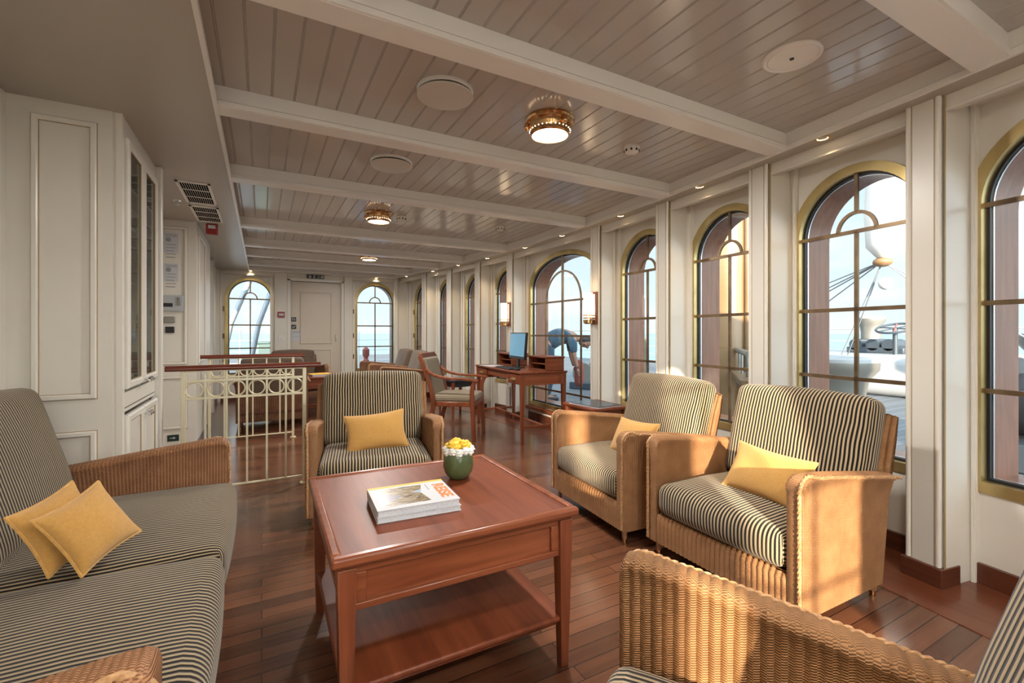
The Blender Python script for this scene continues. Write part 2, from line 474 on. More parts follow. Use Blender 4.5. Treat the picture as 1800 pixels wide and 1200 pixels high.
def window(p0, p1, c, hw=.33, zb=.47, zs=1.735, rise=None, wide=False, e=2., hinge_side=-1):
    """p0->p1 plan line of the window wall, outside on the left of it"""
    rise = hw if rise is None else rise
    d = Vector((p1[0]-p0[0], p1[1]-p0[1])); a = math.atan2(d.y, d.x)
    WN[0] += 1
    w = empty('window_%d' % WN[0], (p0[0], p0[1], 0), a, kind='structure')
    mb = MB(); ring(mb, c, hw, zb, zs, rise, .052, -.012, .03, e); mb.build('window_frame', 'brass', w)
    mb = MB(); ring(mb, c, hw-.012, zb+.012, zs, rise-.012, .014, .028, .045, e); mb.build('gasket', 'gasket', w)
    mb = MB(); ring(mb, c, hw-.016, zb+.016, zs, rise-.016, .016, .046, .055, e); mb.build('glazing_edge', 'silver', w)
    mb = MB(); ring(mb, c, hw, zb, zs, rise, .03, .056, .27, e); mb.build('reveal', 'teak', w)
    mb = MB(); po = outline(c, hw-.002, zb+.002, zs, rise-.002, e)
    mb.prism(po, lambda u, v, t: (u, t, v), .036, .042); mb.build('window_pane', 'glass', w, smooth=False)
    # muntins stand on the room side of the pane
    mb = MB(); o = .018; b = .020
    def ln(p, q, ww=b): mb.bar((p[0], o, p[1]), (q[0], o, q[1]), ww, .014, (0, 1, 0))
    def lnv(p, q, ww=b): mb.bar((p[0], o, p[1]), (q[0], o, q[1]), .014 if 0 else ww, .014, (0, 1, 0))
    if not wide:
        r = .105
        arc = [(c - r*math.cos(PI*i/14), zs + r*1.05*math.sin(PI*i/14)) for i in range(15)]
        ln((c, zb), (c, zs)); ln((c, zs+r*1.05), (c, zs+rise))
        for z in (zs, 1.287, .885): ln((c-hw, z), (c+hw, z), .022)
        for p, q in zip(arc, arc[1:]): ln(p, q, .019)
    else:
        r = .365
        arc = [(c - r*math.cos(PI*i/20), 1.54 + .36*math.sin(PI*i/20)) for i in range(21)]
        ln((c, zb), (c, zs+rise), .035)
        for z in (1.535, 1.115, .43): ln((c-hw, z), (c+hw, z), .022)
        for sx in (-1, 1): ln((c+sx*r, zb), (c+sx*r, 1.54))
        for p, q in zip(arc, arc[1:]): ln(p, q)
    mb.build('muntin', 'brassdark', w, smooth=False)
    for z in (1.56, 1.10, .70):
        for sx in ((hinge_side,) if not wide else (hinge_side,)):
            xx = c+sx*(hw+.066)
            hb = MB().box(xx-.010, xx+.010, -.022, .0, z-.04, z+.04)
            hb.tube([(xx+.004, -.024, z-.045), (xx+.004, -.024, z+.045)], .006, 8)
            hb.build('hinge', 'brassdark', w)
    return w, a

def bay(p0, p1, c, trim=True, **kw):
    """p0,p1: ends of the window wall (plan). builds wall panel, frieze, side trims, baseboard and the window"""
    L = math.hypot(p1[0]-p0[0], p1[1]-p0[1])
    w, a = window(p0, p1, c, **kw)
    hw = kw.get('hw', .33); zb = kw.get('zb', .47); zs = kw.get('zs', 1.735); rise = kw.get('rise', None) or hw; e = kw.get('e', 2.)
    mb = MB(); arch_wall(mb, L, 2.3, c, hw, zb, zs, rise, 0, .26, e)
    mb.build('wall_panel', 'paint', w, smooth=False)
    return w, a, L

# right wall: each bay between two pillars
wall_right = empty('wall_right', kind='structure')
CEN = {0: (None), 1: (None)}
side_names = []
for i in range(len(P)-1):
    (ya, xa), (yb, xb) = P[i], P[i+1]
    # far end first so that outside (+X) lies left of the direction
    far = (xb+REC, yb); near = (xa+REC, ya)
    L = math.hypot(far[0]-near[0], far[1]-near[1])
    c = L/2 + (.03 if i != 6 else -.02)
    if i == 10: c = L/2+.1
    if i == 6:   # broad window beside the desk
        w, a, L = bay(far, near, c, hw=.70, zb=.245, zs=1.72, rise=.37, wide=True, e=2.1)
        hwid = .70; zb = .245
    else:
        w, a, L = bay(far, near, c); hwid = .33; zb = .47
    fr = w
    # frieze board, set back a little from the pillar face
    dR = REC - .03
    mb = MB().box(.02, L-.02, -dR, -dR+.03, ZF, ZS+.01).box(.02, L-.02, -dR-.006, -dR, ZF, ZF+.014)
    mb.box(.02, L-.02, -dR-.003, -dR, ZF+.016, ZF+.019)
    mb.build('frieze', 'paint', fr, smooth=False)
    MB().box(.02, L-.02, -dR-.0005, -dR, ZF+.0145, ZF+.0165).build('glaze_line', 'glaze', fr, smooth=False)
    MB().box(.02, L-.02, -dR+.03, .0, ZF+.05, ZF+.06).build('frieze_back', 'paint', fr, smooth=False)
    # upright flat trims either side of the panel
    mb = MB(); gl = MB()
    for s0, s1 in ((.075, .135), (L-.135, L-.075)):
        mb.box(s0, s1, -.03, .0, .0, ZF+.05)
        mb.box(s0+.004, s0+.014, -.036, -.03, .0, ZF+.05).box(s1-.014, s1-.004, -.036, -.03, .0, ZF+.05)
        gl.box(s0+.0145, s0+.017, -.031, -.0295, .0, ZF+.05).box(s1-.017, s1-.0145, -.031, -.0295, 0, ZF+.05)
    mb.build('upright_trim', 'trimwhite', fr, smooth=False); gl.build('glaze_line', 'glaze', fr, smooth=False)
    MB().tube([(.078, -.045, .03), (.078, -.045, ZF+.05)], .011, 10).tube([(L-.078, -.045, .03), (L-.078, -.045, ZF+.05)], .011, 10).build('bead', 'trimwhite', fr)
    MB().box(.06, L-.06, -.02, 0, 0, .095).build('baseboard', 'base', fr, smooth=False)
    if i == 6: MB().box(.14, L-.14, -.07, 0, zb-.1, zb-.06).build('sill', 'redwoodx', fr, bevel=.004)

# pillars
def pillar(pos, ang, parent):
    """pillar with its face at local -y; local origin on the face centre"""
    w = .062
    MB().box(-w+.012, w-.012, 0, REC+.05, 0, ZS+.01).build('pillar', 'paint', parent, pos, ang, smooth=False)
    mb = MB()
    for sx in (-1, 1):
        mb.tube([(sx*(w-.003), .004, .09), (sx*(w-.003), .004, ZS)], .0115, 10)
        mb.box(min(sx*w, sx*(w+.014)), max(sx*w, sx*(w+.014)), .02, REC-.02, 0, ZS)
    mb.build('pillar_bead', 'trimwhite', parent, pos, ang)
    gl = MB()
    for sx in (-1, 1):
        gl.box(sx*(w-.0175)-.0015, sx*(w-.0175)+.0015, -.001, .002, .09, ZS)
        gl.box(sx*(w+.013)-.002, sx*(w+.013)+.002, .012, .022, .0, ZS)
    gl.build('glaze_line', 'glaze', parent, pos, ang, smooth=False)
    MB().box(-w-.02, w+.02, -.018, .12, 0, .088).build('baseboard', 'base', parent, pos, ang, bevel=.003)
for i, (y, x) in enumerate(P[:-1]):
    if i == 0: continue
    (y0, x0), (y1, x1) = P[i-1], P[min(i+1, len(P)-1)]
    ang = math.atan2(-(y1-y0), -(x1-x0))
    pillar((x, y, 0), ang, wall_right)
# corner post
MB().box(2.33, 2.75, 9.12, 9.3, 0, ZS+.01).build('corner_post', 'paint', wall_right, smooth=False)
MB().box(2.30, 2.36, 9.05, 9.14, 0, ZS+.01).build('corner_trim', 'trimwhite', wall_right, smooth=False)

# ------------------------------------------------------------------ far wall
wall_far = empty('wall_far', kind='structure')
def far_bay(x0, x1, c, hw, zs):
    w, a, L = bay((x0, YF), (x1, YF), c-x0, hw=hw, zs=zs, zb=.45)
    MB().box(.0, L, -.06, -.03, ZF, ZS+.01).build('frieze', 'paint', w, smooth=False)
    MB().box(0, L, -.0605, -.059, ZF+.004, ZF+.008).build('glaze_line', 'glaze', w, smooth=False)
    mb = MB()
    for s0, s1 in ((.0, .07), (L-.07, L)): mb.box(s0, s1, -.02, 0, 0, ZF+.02)
    mb.build('upright_trim', 'trimwhite', w, smooth=False)
    MB().box(0, L, -.03, 0, 0, .095).build('baseboard', 'base', w, smooth=False)
far_bay(-.66, .20, -.174, .327, 1.74)
far_bay(1.50, 2.40, 1.955, .345, 1.735)
for x0, x1 in ((.20, .40), (1.37, 1.52)):
    MB().box(x0, x1, YF-.07, YF+.2, 0, ZS+.01).build('pillar', 'paint', wall_far, smooth=False)
    MB().box(x0-.003, x0+.001, YF-.072, YF-.068, 0, ZS).box(x1-.001, x1+.003, YF-.072, YF-.068, 0, ZS).build('glaze_line', 'glaze', wall_far, smooth=False)
    MB().box(x0-.01, x1+.01, YF-.085, YF-.07, 0, .095).build('baseboard', 'base', wall_far, smooth=False)
MB().box(.39, 1.39, YF-.02, YF+.2, 2.11, ZS+.01).build('door_header', 'paint', wall_far, smooth=False)
dr = empty('door_1', (.885, YF, 0), kind='structure')
mb = MB().box(-.43, .43, .0, .04, 0, 2.09)
mb.build('door_leaf', 'doorpaint', dr, smooth=False)
def rect_ring(x0, x1, z0, z1, w, d, fn, fwd):
    """mitred frame with a bevelled section; fn(u, v, depth) places a point"""
    c_ = min(.35*w, .35*d)
    loops = [(0, 0), (0, d-c_), (c_, d), (w-c_, d), (w, d-c_), (w, 0)]
    vs = []
    for o_, h_ in loops:
        for u, v in ((x0+o_, z0+o_), (x1-o_, z0+o_), (x1-o_, z1-o_), (x0+o_, z1-o_)): vs.append(fn(u, v, h_))
    fs = []
    for a in range(len(loops)-1):
        for k in range(4): fs.append((a*4+k, a*4+(k+1) % 4, a*4+4+(k+1) % 4, a*4+4+k))
    return MB().add(vs, fs)
def frame_rect(x0, x1, z0, z1, y, w=.022, d=.014):
    return rect_ring(x0, x1, z0, z1, w, d, lambda u, v, h: (u, y-h+.0002, v), 1)
frame_rect(-.27, .27, .95, 1.90, 0).build('door_panel', 'doorpaint', dr)
frame_rect(-.27, .27, .2, .85, 0).build('door_panel', 'doorpaint', dr)
frame_rect(-.272, .272, .948, 1.902, 0, .004, .004).build('glaze_line', 'glaze', dr, smooth=False)
mb = MB()
for s_ in (-1, 1):
    mb.box(min(s_*.43, s_*.49), max(s_*.43, s_*.49), -.05, 0, 0, 2.12)
mb.box(-.49, .49, -.05, 0, 2.09, 2.14)
mb.build('door_frame', 'trimwhite', dr, bevel=.004)
MB().box(-.442, .442, -.03, -.001, 2.082, 2.092).box(-.437, -.43, -.03, -.001, 0, 2.09).box(.43, .437, -.03, -.001, 0, 2.09).build('door_gap', 'black', dr, smooth=False)
MB().box(.33, .345, -.05, -.04, 1.0, 1.12).tube([(.337, 0, 1.0), (.337, -.045, 1.0)], .006).build('door_handle', 'chrome', dr)

# ------------------------------------------------------------------ left wall
wall_left = empty('wall_left', kind='structure')
WL = [wall_left]
def seg():
    WL[0] = empty('wall_left', kind='structure')
B_ = lambda n, m_, *a, **k: MB().box(*a).build(n, m_, WL[0], smooth=False, **k)
B_('wall_panel', 'paint', -1.3, -1.0, YB-.2, 2.90, 0, ZS+.02)
def moulding_Y(x0, x1, z0, z1, y):      # raised panel frame on a wall facing -Y
    frame_rect(x0, x1, z0, z1, y, .024, .014).build('panel_moulding', 'trimwhite', WL[0])
    frame_rect(x0-.003, x1+.003, z0-.003, z1+.003, y, .0035, .002).build('glaze_line', 'glaze', WL[0], smooth=False)
    frame_rect(x0+.023, x1-.023, z0+.023, z1-.023, y, .004, .003).build('glaze_line', 'glaze', WL[0], smooth=False)
def moulding_X(y0, y1, z0, z1, x):
    rect_ring(y0, y1, z0, z1, .024, .014, lambda u, v, h: (x+h-.0002, u, v), 1).build('panel_moulding', 'trimwhite', WL[0])
    rect_ring(y0-.003, y1+.003, z0-.003, z1+.003, .0035, .002, lambda u, v, h: (x+h-.0002, u, v), 1).build('glaze_line', 'glaze', WL[0], smooth=False)
    rect_ring(y0+.023, y1-.023, z0+.023, z1-.023, .004, .003, lambda u, v, h: (x+h-.0002, u, v), 1).build('glaze_line', 'glaze', WL[0], smooth=False)
moulding_X(2.2, 2.80, .838, 2.148, -1.0)
moulding_X(1.2, 2.0, .838, 2.148, -1.0)
moulding_X(.1, 1.0, .838, 2.148, -1.0)
seg()
B_('wall_panel', 'paint', -1.0, -.632, 2.872, 2.882, 0, ZS+.02)
moulding_Y(-.918, -.690, .838, 2.148, 2.872)
moulding_Y(-.918, -.690, .14, .685, 2.872)
seg()
B_('wall_panel', 'paint', -1.3, -1.0, 2.90, 5.6, 0, ZS+.02)
B_('wall_panel', 'paint', -1.1, -.86, 3.74, 5.36, 0, ZS+.02)
seg()
B_('wall_panel', 'paint', -1.1, -.554, 5.35, 6.70, 0, ZS+.02)
moulding_Y(-.84, -.625, .85, 2.158, 5.35)
moulding_Y(-.84, -.625, .24, .74, 5.35)
moulding_X(5.5, 6.1, .85, 2.13, -.554)
B_('baseboard', 'base', -.66, -.54, 5.335, 6.72, 0, .1)
seg()
B_('wall_panel', 'paint', -1.1, -.66, 6.70, YF+.2, 0, ZS+.02)
for y0 in (6.70, 7.9, 9.05):
    B_('pillar', 'paint', -.67, -.61, y0, y0+.14, 0, ZS)
    MB().box(-.612, -.608, y0, y0+.003, 0, ZS).build('glaze_line', 'glaze', WL[0], smooth=False)
B_('baseboard', 'base', -.67, -.645, 6.72, YF, 0, .1)
# rear wall behind the camera, with two unseen openings placed and sized to shape the sun patches
wall_near = empty('wall_near', kind='structure')
w, a, L = bay((1.10, YB), (-.06, YB), 1.10-.40, hw=.335, zb=.47, zs=1.80, rise=.29)
w, a, L = bay((-.06, YB), (-.90, YB), -.06+.475, hw=.16, zb=.47, rise=.33)
MB().box(1.08, 2.6, YB-.26, YB, 0, 2.3).build('wall_panel', 'paint', wall_near, smooth=False)
MB().box(-1.3, -.88, YB-.26, YB, 0, 2.3).build('wall_panel', 'paint', wall_near, smooth=False)

# ------------------------------------------------------------------ display cabinet
cab = empty('display_cabinet', (-.6, 3.3, 0), label='tall built-in cream cabinet with glazed doors beside the brass railing', cat='cabinet')
mb = MB()
mb.box(-.38, 0, -.42, -.385, 0, ZS).box(-.38, 0, .385, .42, 0, ZS)            # sides
mb.box(-.379, -.36, -.3845, .3845, 0, ZS)                                            # back
mb.box(-.355, -.001, -.3845, .3845, .755, .85).box(-.355, -.001, -.3845, .3845, 2.13, ZS).box(-.355, -.001, -.3845, .3845, 0, .12)
mb.box(-.02, -.002, -.034, -.020, .851, 2.129)
mb.build('cabinet_body', 'paint', cab, smooth=False)
MB().box(-.36, -.355, -.385, .385, .85, 2.13).build('cabinet_back', 'inside', cab, smooth=False)
MB().box(-.021, .035, .374, .43, 0, ZS-.001).build('pilaster', 'trimwhite', cab, smooth=False, bevel=.006)
MB().box(-.021, .004, -.424, -.384, 0, ZS-.001).build('corner_stile', 'trimwhite', cab, smooth=False)
MB().box(-.004, .0005, -.38, .37, .773, .777).build('glaze_line', 'gasket', cab, smooth=False)
for z in (1.12, 1.42, 1.72):
    MB().box(-.35, -.03, -.38, .38, z, z+.012).build('shelf', 'trimwhite', cab, smooth=False)
def cab_door(y0, y1, z0, z1, gl, knob_y, knob_z):
    w = .038
    d = rect_ring(y0, y1, z0, z1, w, .022, lambda u, v, h: (h, u, v), 1).build('door', 'trimwhite', cab)
    g = MB().box(.006, .009, y0+w-.002, y1-w+.002, z0+w-.002, z1-w+.002)
    g.build('pane' if gl else 'door_panel', 'cabglass' if gl else 'paint', d, smooth=False)
    rect_ring(y0+w-.001, y1-w+.001, z0+w-.001, z1-w+.001, .005, .014, lambda u, v, h: (h, u, v), 1).build('glaze_line', 'glaze', d, smooth=False)
    MB().tube([(.02, knob_y, knob_z), (.035, knob_y, knob_z), (.042, knob_y, knob_z), (.055, knob_y, knob_z), (.06, knob_y, knob_z)], [.005, .005, .013, .013, .004], 12).build('knob', 'chrome', d)
cab_door(-.378, -.035, .87, 2.12, True, -.055, .89)
cab_door(-.022, .345, .87, 2.12, True, -.002, .89)
cab_door(-.378, -.035, .14, .74, False, -.055, .70)
cab_door(-.022, .345, .14, .74, False, -.002, .70)
# crockery behind the cabinet glass
def cup(loc, r, h, label, name='cup'):
    mb = MB().lathe([(r*.6, 0), (r*.9, h*.3), (r, h), (r*.93, h), (r*.82, h*.35), (r*.5, .006)], 20)
    o = mb.build(name, 'ceramic', None, loc); tag(o, label, name, 'crockery behind the cabinet glass'); return o
cup((-.66, 3.02, .852), .045, .09, 'white cup on the lowest shelf of the glazed cabinet')
cup((-.70, 3.16, .852), .06, .05, 'low white bowl beside the cup on the lowest cabinet shelf', 'bowl')
cup((-.66, 3.02, 1.134), .035, .11, 'white beaker on the cabinet shelf just above the cup', 'beaker')
cup((-.68, 3.42, 1.134), .05, .09, 'white jug-like pot on the second cabinet shelf at the far door', 'pot')
cup((-.68, 3.05, 1.434), .05, .07, 'white bowl on the upper cabinet shelf behind the nearer door', 'bowl')

# ------------------------------------------------------------------ wall fittings left
def paper(loc, w, h, label, lines=True):
    t = empty('notice', loc, label=label, cat='notice')
    MB().box(-w/2, w/2, -.003, 0, -h/2, h/2).build('sheet', 'whitep', t, smooth=False)
    mb = MB()
    for z in (h*.42, h*.34): mb.box(-w*.36, w*.4, -.0036, -.003, z-.006, z)
    for k in range(5): mb.box(-w*.34, w*(.34-.05*(k % 3)), -.0036, -.003, -h*.1-k*.03, -h*.1-k*.03+.006)
    mb.lathe([(.001, 0), (.022, 0)], 14, cap=False)
    for v in range(len(mb.v)-28, len(mb.v)):
        x_, y_, z_ = mb.v[v]; mb.v[v] = (x_-.02, -.0036, y_+h*.15)
    mb.build('printing', 'greyp', t, smooth=False)
paper((-.752, 5.35, 2.0), .115, .19, 'white printed notice, upper of two on the panel by the cabinet')
paper((-.752, 5.35, 1.72), .115, .17, 'white printed notice, lower of two on the panel by the cabinet')
t = empty('intercom', (-.735, 5.35, 1.43), label='grey intercom panel under the printed notices', cat='intercom')
MB().box(-.075, .085, -.03, 0, -.075, .075).build('housing', 'grey', t, bevel=.004)
MB().box(-.07, .0, -.033, -.03, -.035, .0).build('display', 'black', t, smooth=False)
MB().box(.035, .06, -.04, -.03, -.02, .055).build('handset', 'steel', t, bevel=.004)
t = tag(MB().box(-.07, .015, -.02, 0, -.03, .03).build('door_chime', 'steel', None, (-.735, 5.35, 1.275), bevel=.005), 'small silver box below the grey intercom', 'box')
t = tag(MB().box(-.06, .01, -.015, 0, -.03, .03).build('card_reader', 'black', None, (-.735, 5.35, 1.18), bevel=.004), 'small black card reader below the silver box', 'card reader')
def exit_low(loc, rz=0):
    t = empty('exit_sign', loc, rz, label='small dark green arrow sign low on the wall panel behind the railing', cat='sign')
    MB().box(-.045, .045, -.004, 0, -.03, .03).build('plate', 'greensign', t, smooth=False)
    mb = MB().box(-.025, .005, -.006, -.004, -.003, .003)
    mb.prism([(.0, -.012), (.022, 0), (.0, .012)], lambda u, v, k: (u, k, v), -.006, -.004)
    mb.build('arrow', 'whitep', t, smooth=False)
exit_low((-.735, 5.35, .157))
t = empty('exit_sign', (.87, YF-.06, 2.18), label='black exit sign with white arrow and figure above the far door', cat='sign')
MB().box(-.145, .145, -.012, 0, -.032, .032).build('plate', 'black', t, smooth=False)
mb = MB(); f_ = lambda u, v, k: (u, k, v)
mb.prism([(-.13, -.005), (-.095, .024), (-.06, -.005), (-.08, -.005), (-.08, -.024), (-.11, -.024), (-.11, -.005)], f_, -.0135, -.012)
mb.box(-.035, -.012, -.0135, -.012, -.026, .026)
mb.lathe([(.001, 0), (.007, 0)], 10, cap=False)
for v in range(len(mb.v)-20, len(mb.v)): x_, y_, z_ = mb.v[v]; mb.v[v] = (x_+.05, -.0135, y_+.018)
mb.prism([(.03, .0), (.055, .010), (.06, .002), (.07, .002), (.07, -.003), (.055, -.003), (.052, -.01), (.062, -.024), (.055, -.026), (.045, -.013), (.03, -.02), (.025, -.014), (.042, -.006), (.042, .002)], f_, -.0135, -.012)
mb.box(.09, .13, -.0135, -.012, -.02, .02)
mb.build('pictogram', 'whitep', t, smooth=False)
for k, (z, lb) in enumerate(((1.395, 'upper small black pictogram plate on the far door'), (1.26, 'lower small black pictogram plate with tick on the far door'))):
    t = empty('pictogram_plate', (.51, YF-.001, z), label=lb, cat='sign')
    MB().box(-.04, .04, -.006, 0, -.04, .04).build('plate', 'black', t, smooth=False)
    mb = MB()
    if k: mb.prism([(-.025, -.005), (-.008, -.022), (.026, .012), (.02, .02), (-.008, -.008), (-.018, .002)], f_, -.008, -.006)
    else: mb.box(-.022, -.012, -.008, -.006, -.02, .025).box(-.022, .0, -.008, -.006, .017, .025).box(.01, .02, -.008, -.006, -.022, .012)
    mb.build('pictogram', 'whitep', t, smooth=False)
t = empty('notice', (.555, YF-.001, 1.10), label='white printed sheet below the pictograms on the far door', cat='notice')
MB().box(-.085, .085, -.004, 0, -.09, .09).build('sheet', 'whitep', t, smooth=False)
MB().box(-.07, .07, -.005, -.004, .06, .075).box(-.07, -.055, -.005, -.004, .02, .03).box(-.07, .06, -.005, -.004, -.02, -.015).build('printing', 'greyp', t, smooth=False)
t = empty('fire_call_point', (.305, YF-.07, 1.475), label='red fire call point on the pillar between far window and door', cat='alarm button')
MB().box(-.055, .055, -.035, 0, -.05, .05).build('housing', 'red', t, bevel=.005)
MB().box(-.04, .04, -.037, -.035, -.02, .02).build('label_strip', 'whitep', t, smooth=False)
t = empty('light_switch', (.305, YF-.07, 1.05), label='white light switch below the red call point', cat='switch')
MB().box(-.045, .045, -.008, 0, -.05, .05).build('plate', 'ceramic', t, bevel=.003)
MB().box(-.015, .015, -.016, -.008, -.022, .022).build('rocker', 'ceramic', t, bevel=.003)

# ------------------------------------------------------------------ ceiling fittings
def lamp(x, y, label):
    t = empty('ceiling_lamp', (x, y, ZC), label=label, cat='ceiling lamp', group='round brass ceiling lamps')
    MB().lathe([(.13, 0), (.135, -.012), (.128, -.02), (.128, -.028), (.118, -.035), (.118, -.045), (.112, -.055), (.108, -.085), (.098, -.092), (.096, -.085), (.1, -.02)], 48, cap=False).build('housing', 'copper', t)
    mb = MB()
    for k in range(30):
        th = 2*PI*k/30; mb.sphere((.111*math.cos(th), .111*math.sin(th), -.068), .0028, 4)
    mb.build('vent_hole', 'lamp', t)
    for th in (.6, 2.7, 4.8):
        MB().sphere((.128*math.cos(th), .128*math.sin(th), -.045), .022, 8, (.7, .7, 1)).build('clamp', 'copper', t)
    MB().lathe([(.001, -.094), (.06, -.093), (.09, -.088), (.097, -.08)], 40, cap=False).build('diffuser', 'lamp', t)
    return t
LAMPS = [(1.385, 2.11, 'brass ceiling lamp with lit round diffuser, nearest and largest'),
         (1.0, 4.55, 'brass ceiling lamp, second from the front, beside a smoke detector'),
         (1.40, 7.0, 'lit brass ceiling lamp, farthest of the three in the room')]
for x, y, lb in LAMPS: lamp(x, y, lb)
def vent(x, y, lb, r=.135):
    t = empty('air_valve', (x, y, ZC), label=lb, cat='ceiling vent', group='round white ceiling vents')
    MB().lathe([(r, 0), (r, -.010), (r-.006, -.016), (r-.02, -.010), (r-.03, -.002)], 48, cap=False).build('ring', 'beam', t)
    MB().lathe([(.001, -.036), (r-.02, -.036), (r-.004, -.033), (r, -.028), (r-.002, -.024), (.001, -.024)], 48, cap=False).build('disc', 'soffit2', t)
    MB().lathe([(.03, -.02), (.03, 0)], 12).build('stem', 'grey', t)
vent(.777, 2.10, 'large round ceiling vent disc in the second bay, left of the brass lamp')
vent(.778, 3.15, 'round ceiling vent disc in the third bay, behind the bigger disc', .14)
t = empty('ceiling_speaker', (1.967, 1.14, ZC), label='flush round cream ceiling plate with central screw in the nearest bay', cat='ceiling plate')
MB().lathe([(.112, 0), (.112, -.006), (.104, -.012), (.096, -.008), (.094, -.004)], 48, cap=False).build('rim', 'beam', t)
MB().lathe([(.001, -.010), (.088, -.010), (.094, -.005), (.094, 0)], 48, cap=False).build('plate', 'beam', t)
MB().lathe([(.001, -.014), (.008, -.014), (.009, -.010)], 12, cap=False).build('screw', 'black', t)
def smoke(x, y, lb):
    t = empty('smoke_detector', (x, y, ZC), label=lb, cat='smoke detector')
    MB().lathe([(.05, 0), (.052, -.012), (.045, -.02), (.042, -.038), (.03, -.048), (.001, -.05)], 28, cap=False).build('housing', 'ceramic', t)
    mb = MB()
    for k in range(8):
        th = 2*PI*k/8; mb.sphere((.042*math.cos(th), .042*math.sin(th), -.03), .008, 4)
    mb.build('vent_slot', 'black', t)
smoke(2.035, 2.17, 'white smoke detector in the bay of the nearest brass lamp')
smoke(1.23, 4.57, 'white smoke detector right of the second brass lamp')
smoke(2.3, 4.5, 'white smoke detector near the windows above the desk')
def downlight(x, y, z, lb, grp):
    t = empty('downlight', (x, y, z), label=lb, cat='downlight', group=grp)
    MB().lathe([(.024, .004), (.030, -.004), (.040, -.004), (.042, 0)], 28, cap=False).build('trim_ring', 'brass', t)
    MB().lathe([(.001, .002), (.024, .002), (.025, -.001)], 24, cap=False).build('bulb', 'spotglow', t)
nm = ['nearest the camera', 'second from the camera, above the nearest armchair', 'third from the camera, above the striped armchairs', 'fourth from the camera, near the first wall sconce',
      'above the broad window by the desk', 'just past the second wall sconce', 'third from the far corner', 'second from the far corner', 'closest to the far right corner']
SP = [(2.705, 1.404), (2.81, 2.298), (2.873, 3.212), (2.895, 4.175), (2.893, 4.984), (2.835, 5.957), (2.723, 6.786), (2.602, 7.65), (2.40, 8.6)]
for k, (x, y) in enumerate(SP): downlight(x+.005, y, ZS, 'lit brass downlight in the window soffit, ' + nm[k], 'downlights along the window soffit')
SP2 = [(-.17, 9.10), (1.955, 9.10)]
for k, (x, y) in enumerate(SP2): downlight(x, y, ZS, 'lit brass downlight over the far wall ' + ('left' if k == 0 else 'right') + ' window', 'downlights over the far windows')
# grilles and alarm on the left soffit
for y0, y1, lb in ((3.94, 4.56, 'white air grille in the left soffit, nearer and larger of two'), (4.66, 5.26, 'white air grille in the left soffit, farther of two')):
    t = empty('air_grille', (-.43, (y0+y1)/2, ZS), label=lb, cat='air grille')
    h = (y1-y0)/2
    MB().box(-.105, .105, -h, -h+.02, -.008, 0).box(-.105, .105, h-.02, h, -.008, 0).box(-.105, -.088, -h, h, -.008, 0).box(.088, .105, -h, h, -.008, 0).build('frame', 'beam', t, smooth=False)
    MB().box(-.09, .09, -h+.015, h-.015, -.002, -.0005).build('backing', 'void', t, smooth=False)
    mb = MB(); k = 13
    for i in range(k): mb.box(-.085+i*.17/(k-1)-.0012, -.085+i*.17/(k-1)+.0012, -h+.015, h-.015, -.005, -.003)
    for j in (-.33, .33): mb.box(-.088, .088, j*h-.003, j*h+.003, -.007, -.002)
    mb.build('slat', 'beam', t, smooth=False)
t = empty('alarm_sounder', (-.43, 5.40, ZS), label='dark red alarm sounder with white label under the left soffit', cat='alarm')
MB().box(-.05, .05, -.03, .03, -.10, 0).build('housing', 'red', t, bevel=.008)
MB().box(-.03, .03, -.033, -.03, -.045, -.012).build('label_strip', 'whitep', t, smooth=False)
t = empty('sprinkler', (-.60, 4.55, ZS), label='small sprinkler head in the left soffit beside the grilles', cat='sprinkler')
MB().lathe([(.03, 0), (.028, -.006), (.008, -.01), (.008, -.03), (.02, -.032), (.02, -.035)], 20).build('head', 'chrome', t)

# ------------------------------------------------------------------ sconces
def sconce(y, lb):
    x = wallx(y)
    t = empty('wall_sconce', (x, y, 1.24), PI/2*0, label=lb, cat='wall lamp', group='wall sconces on the window pillars')
    MB().box(-.022, 0, -.055, .055, 0, .32).build('backplate', 'redwoodz', t, bevel=.004)
    MB().box(-.028, -.022, -.035, .035, .02, .30).build('mirror_plate', 'chrome', t, bevel=.002)
    MB().lathe([(.046, .06), (.046, .31), (.042, .31), (.042, .06)], 32, (-.085, 0, 0), cap=False).build('lamp_shade', 'shade', t)
    mb = MB()
    for z in (.03, .055, .08): mb.lathe([(.05, z), (.05, z+.010), (.044, z+.010), (.044, z)], 28, (-.085, 0, 0), cap=False)
    mb.lathe([(.03, .0), (.048, .012), (.048, .03), (.01, .032)], 24, (-.085, 0, 0))
    mb.box(-.085, -.02, -.012, .012, .008, .022)
    mb.build('bracket', 'copper', t)
    return t
sconce(3.67, 'lit wall sconce with glass shade on the pillar right of the desk')
sconce(5.478, 'lit wall sconce with glass shade on the pillar behind the monitor')

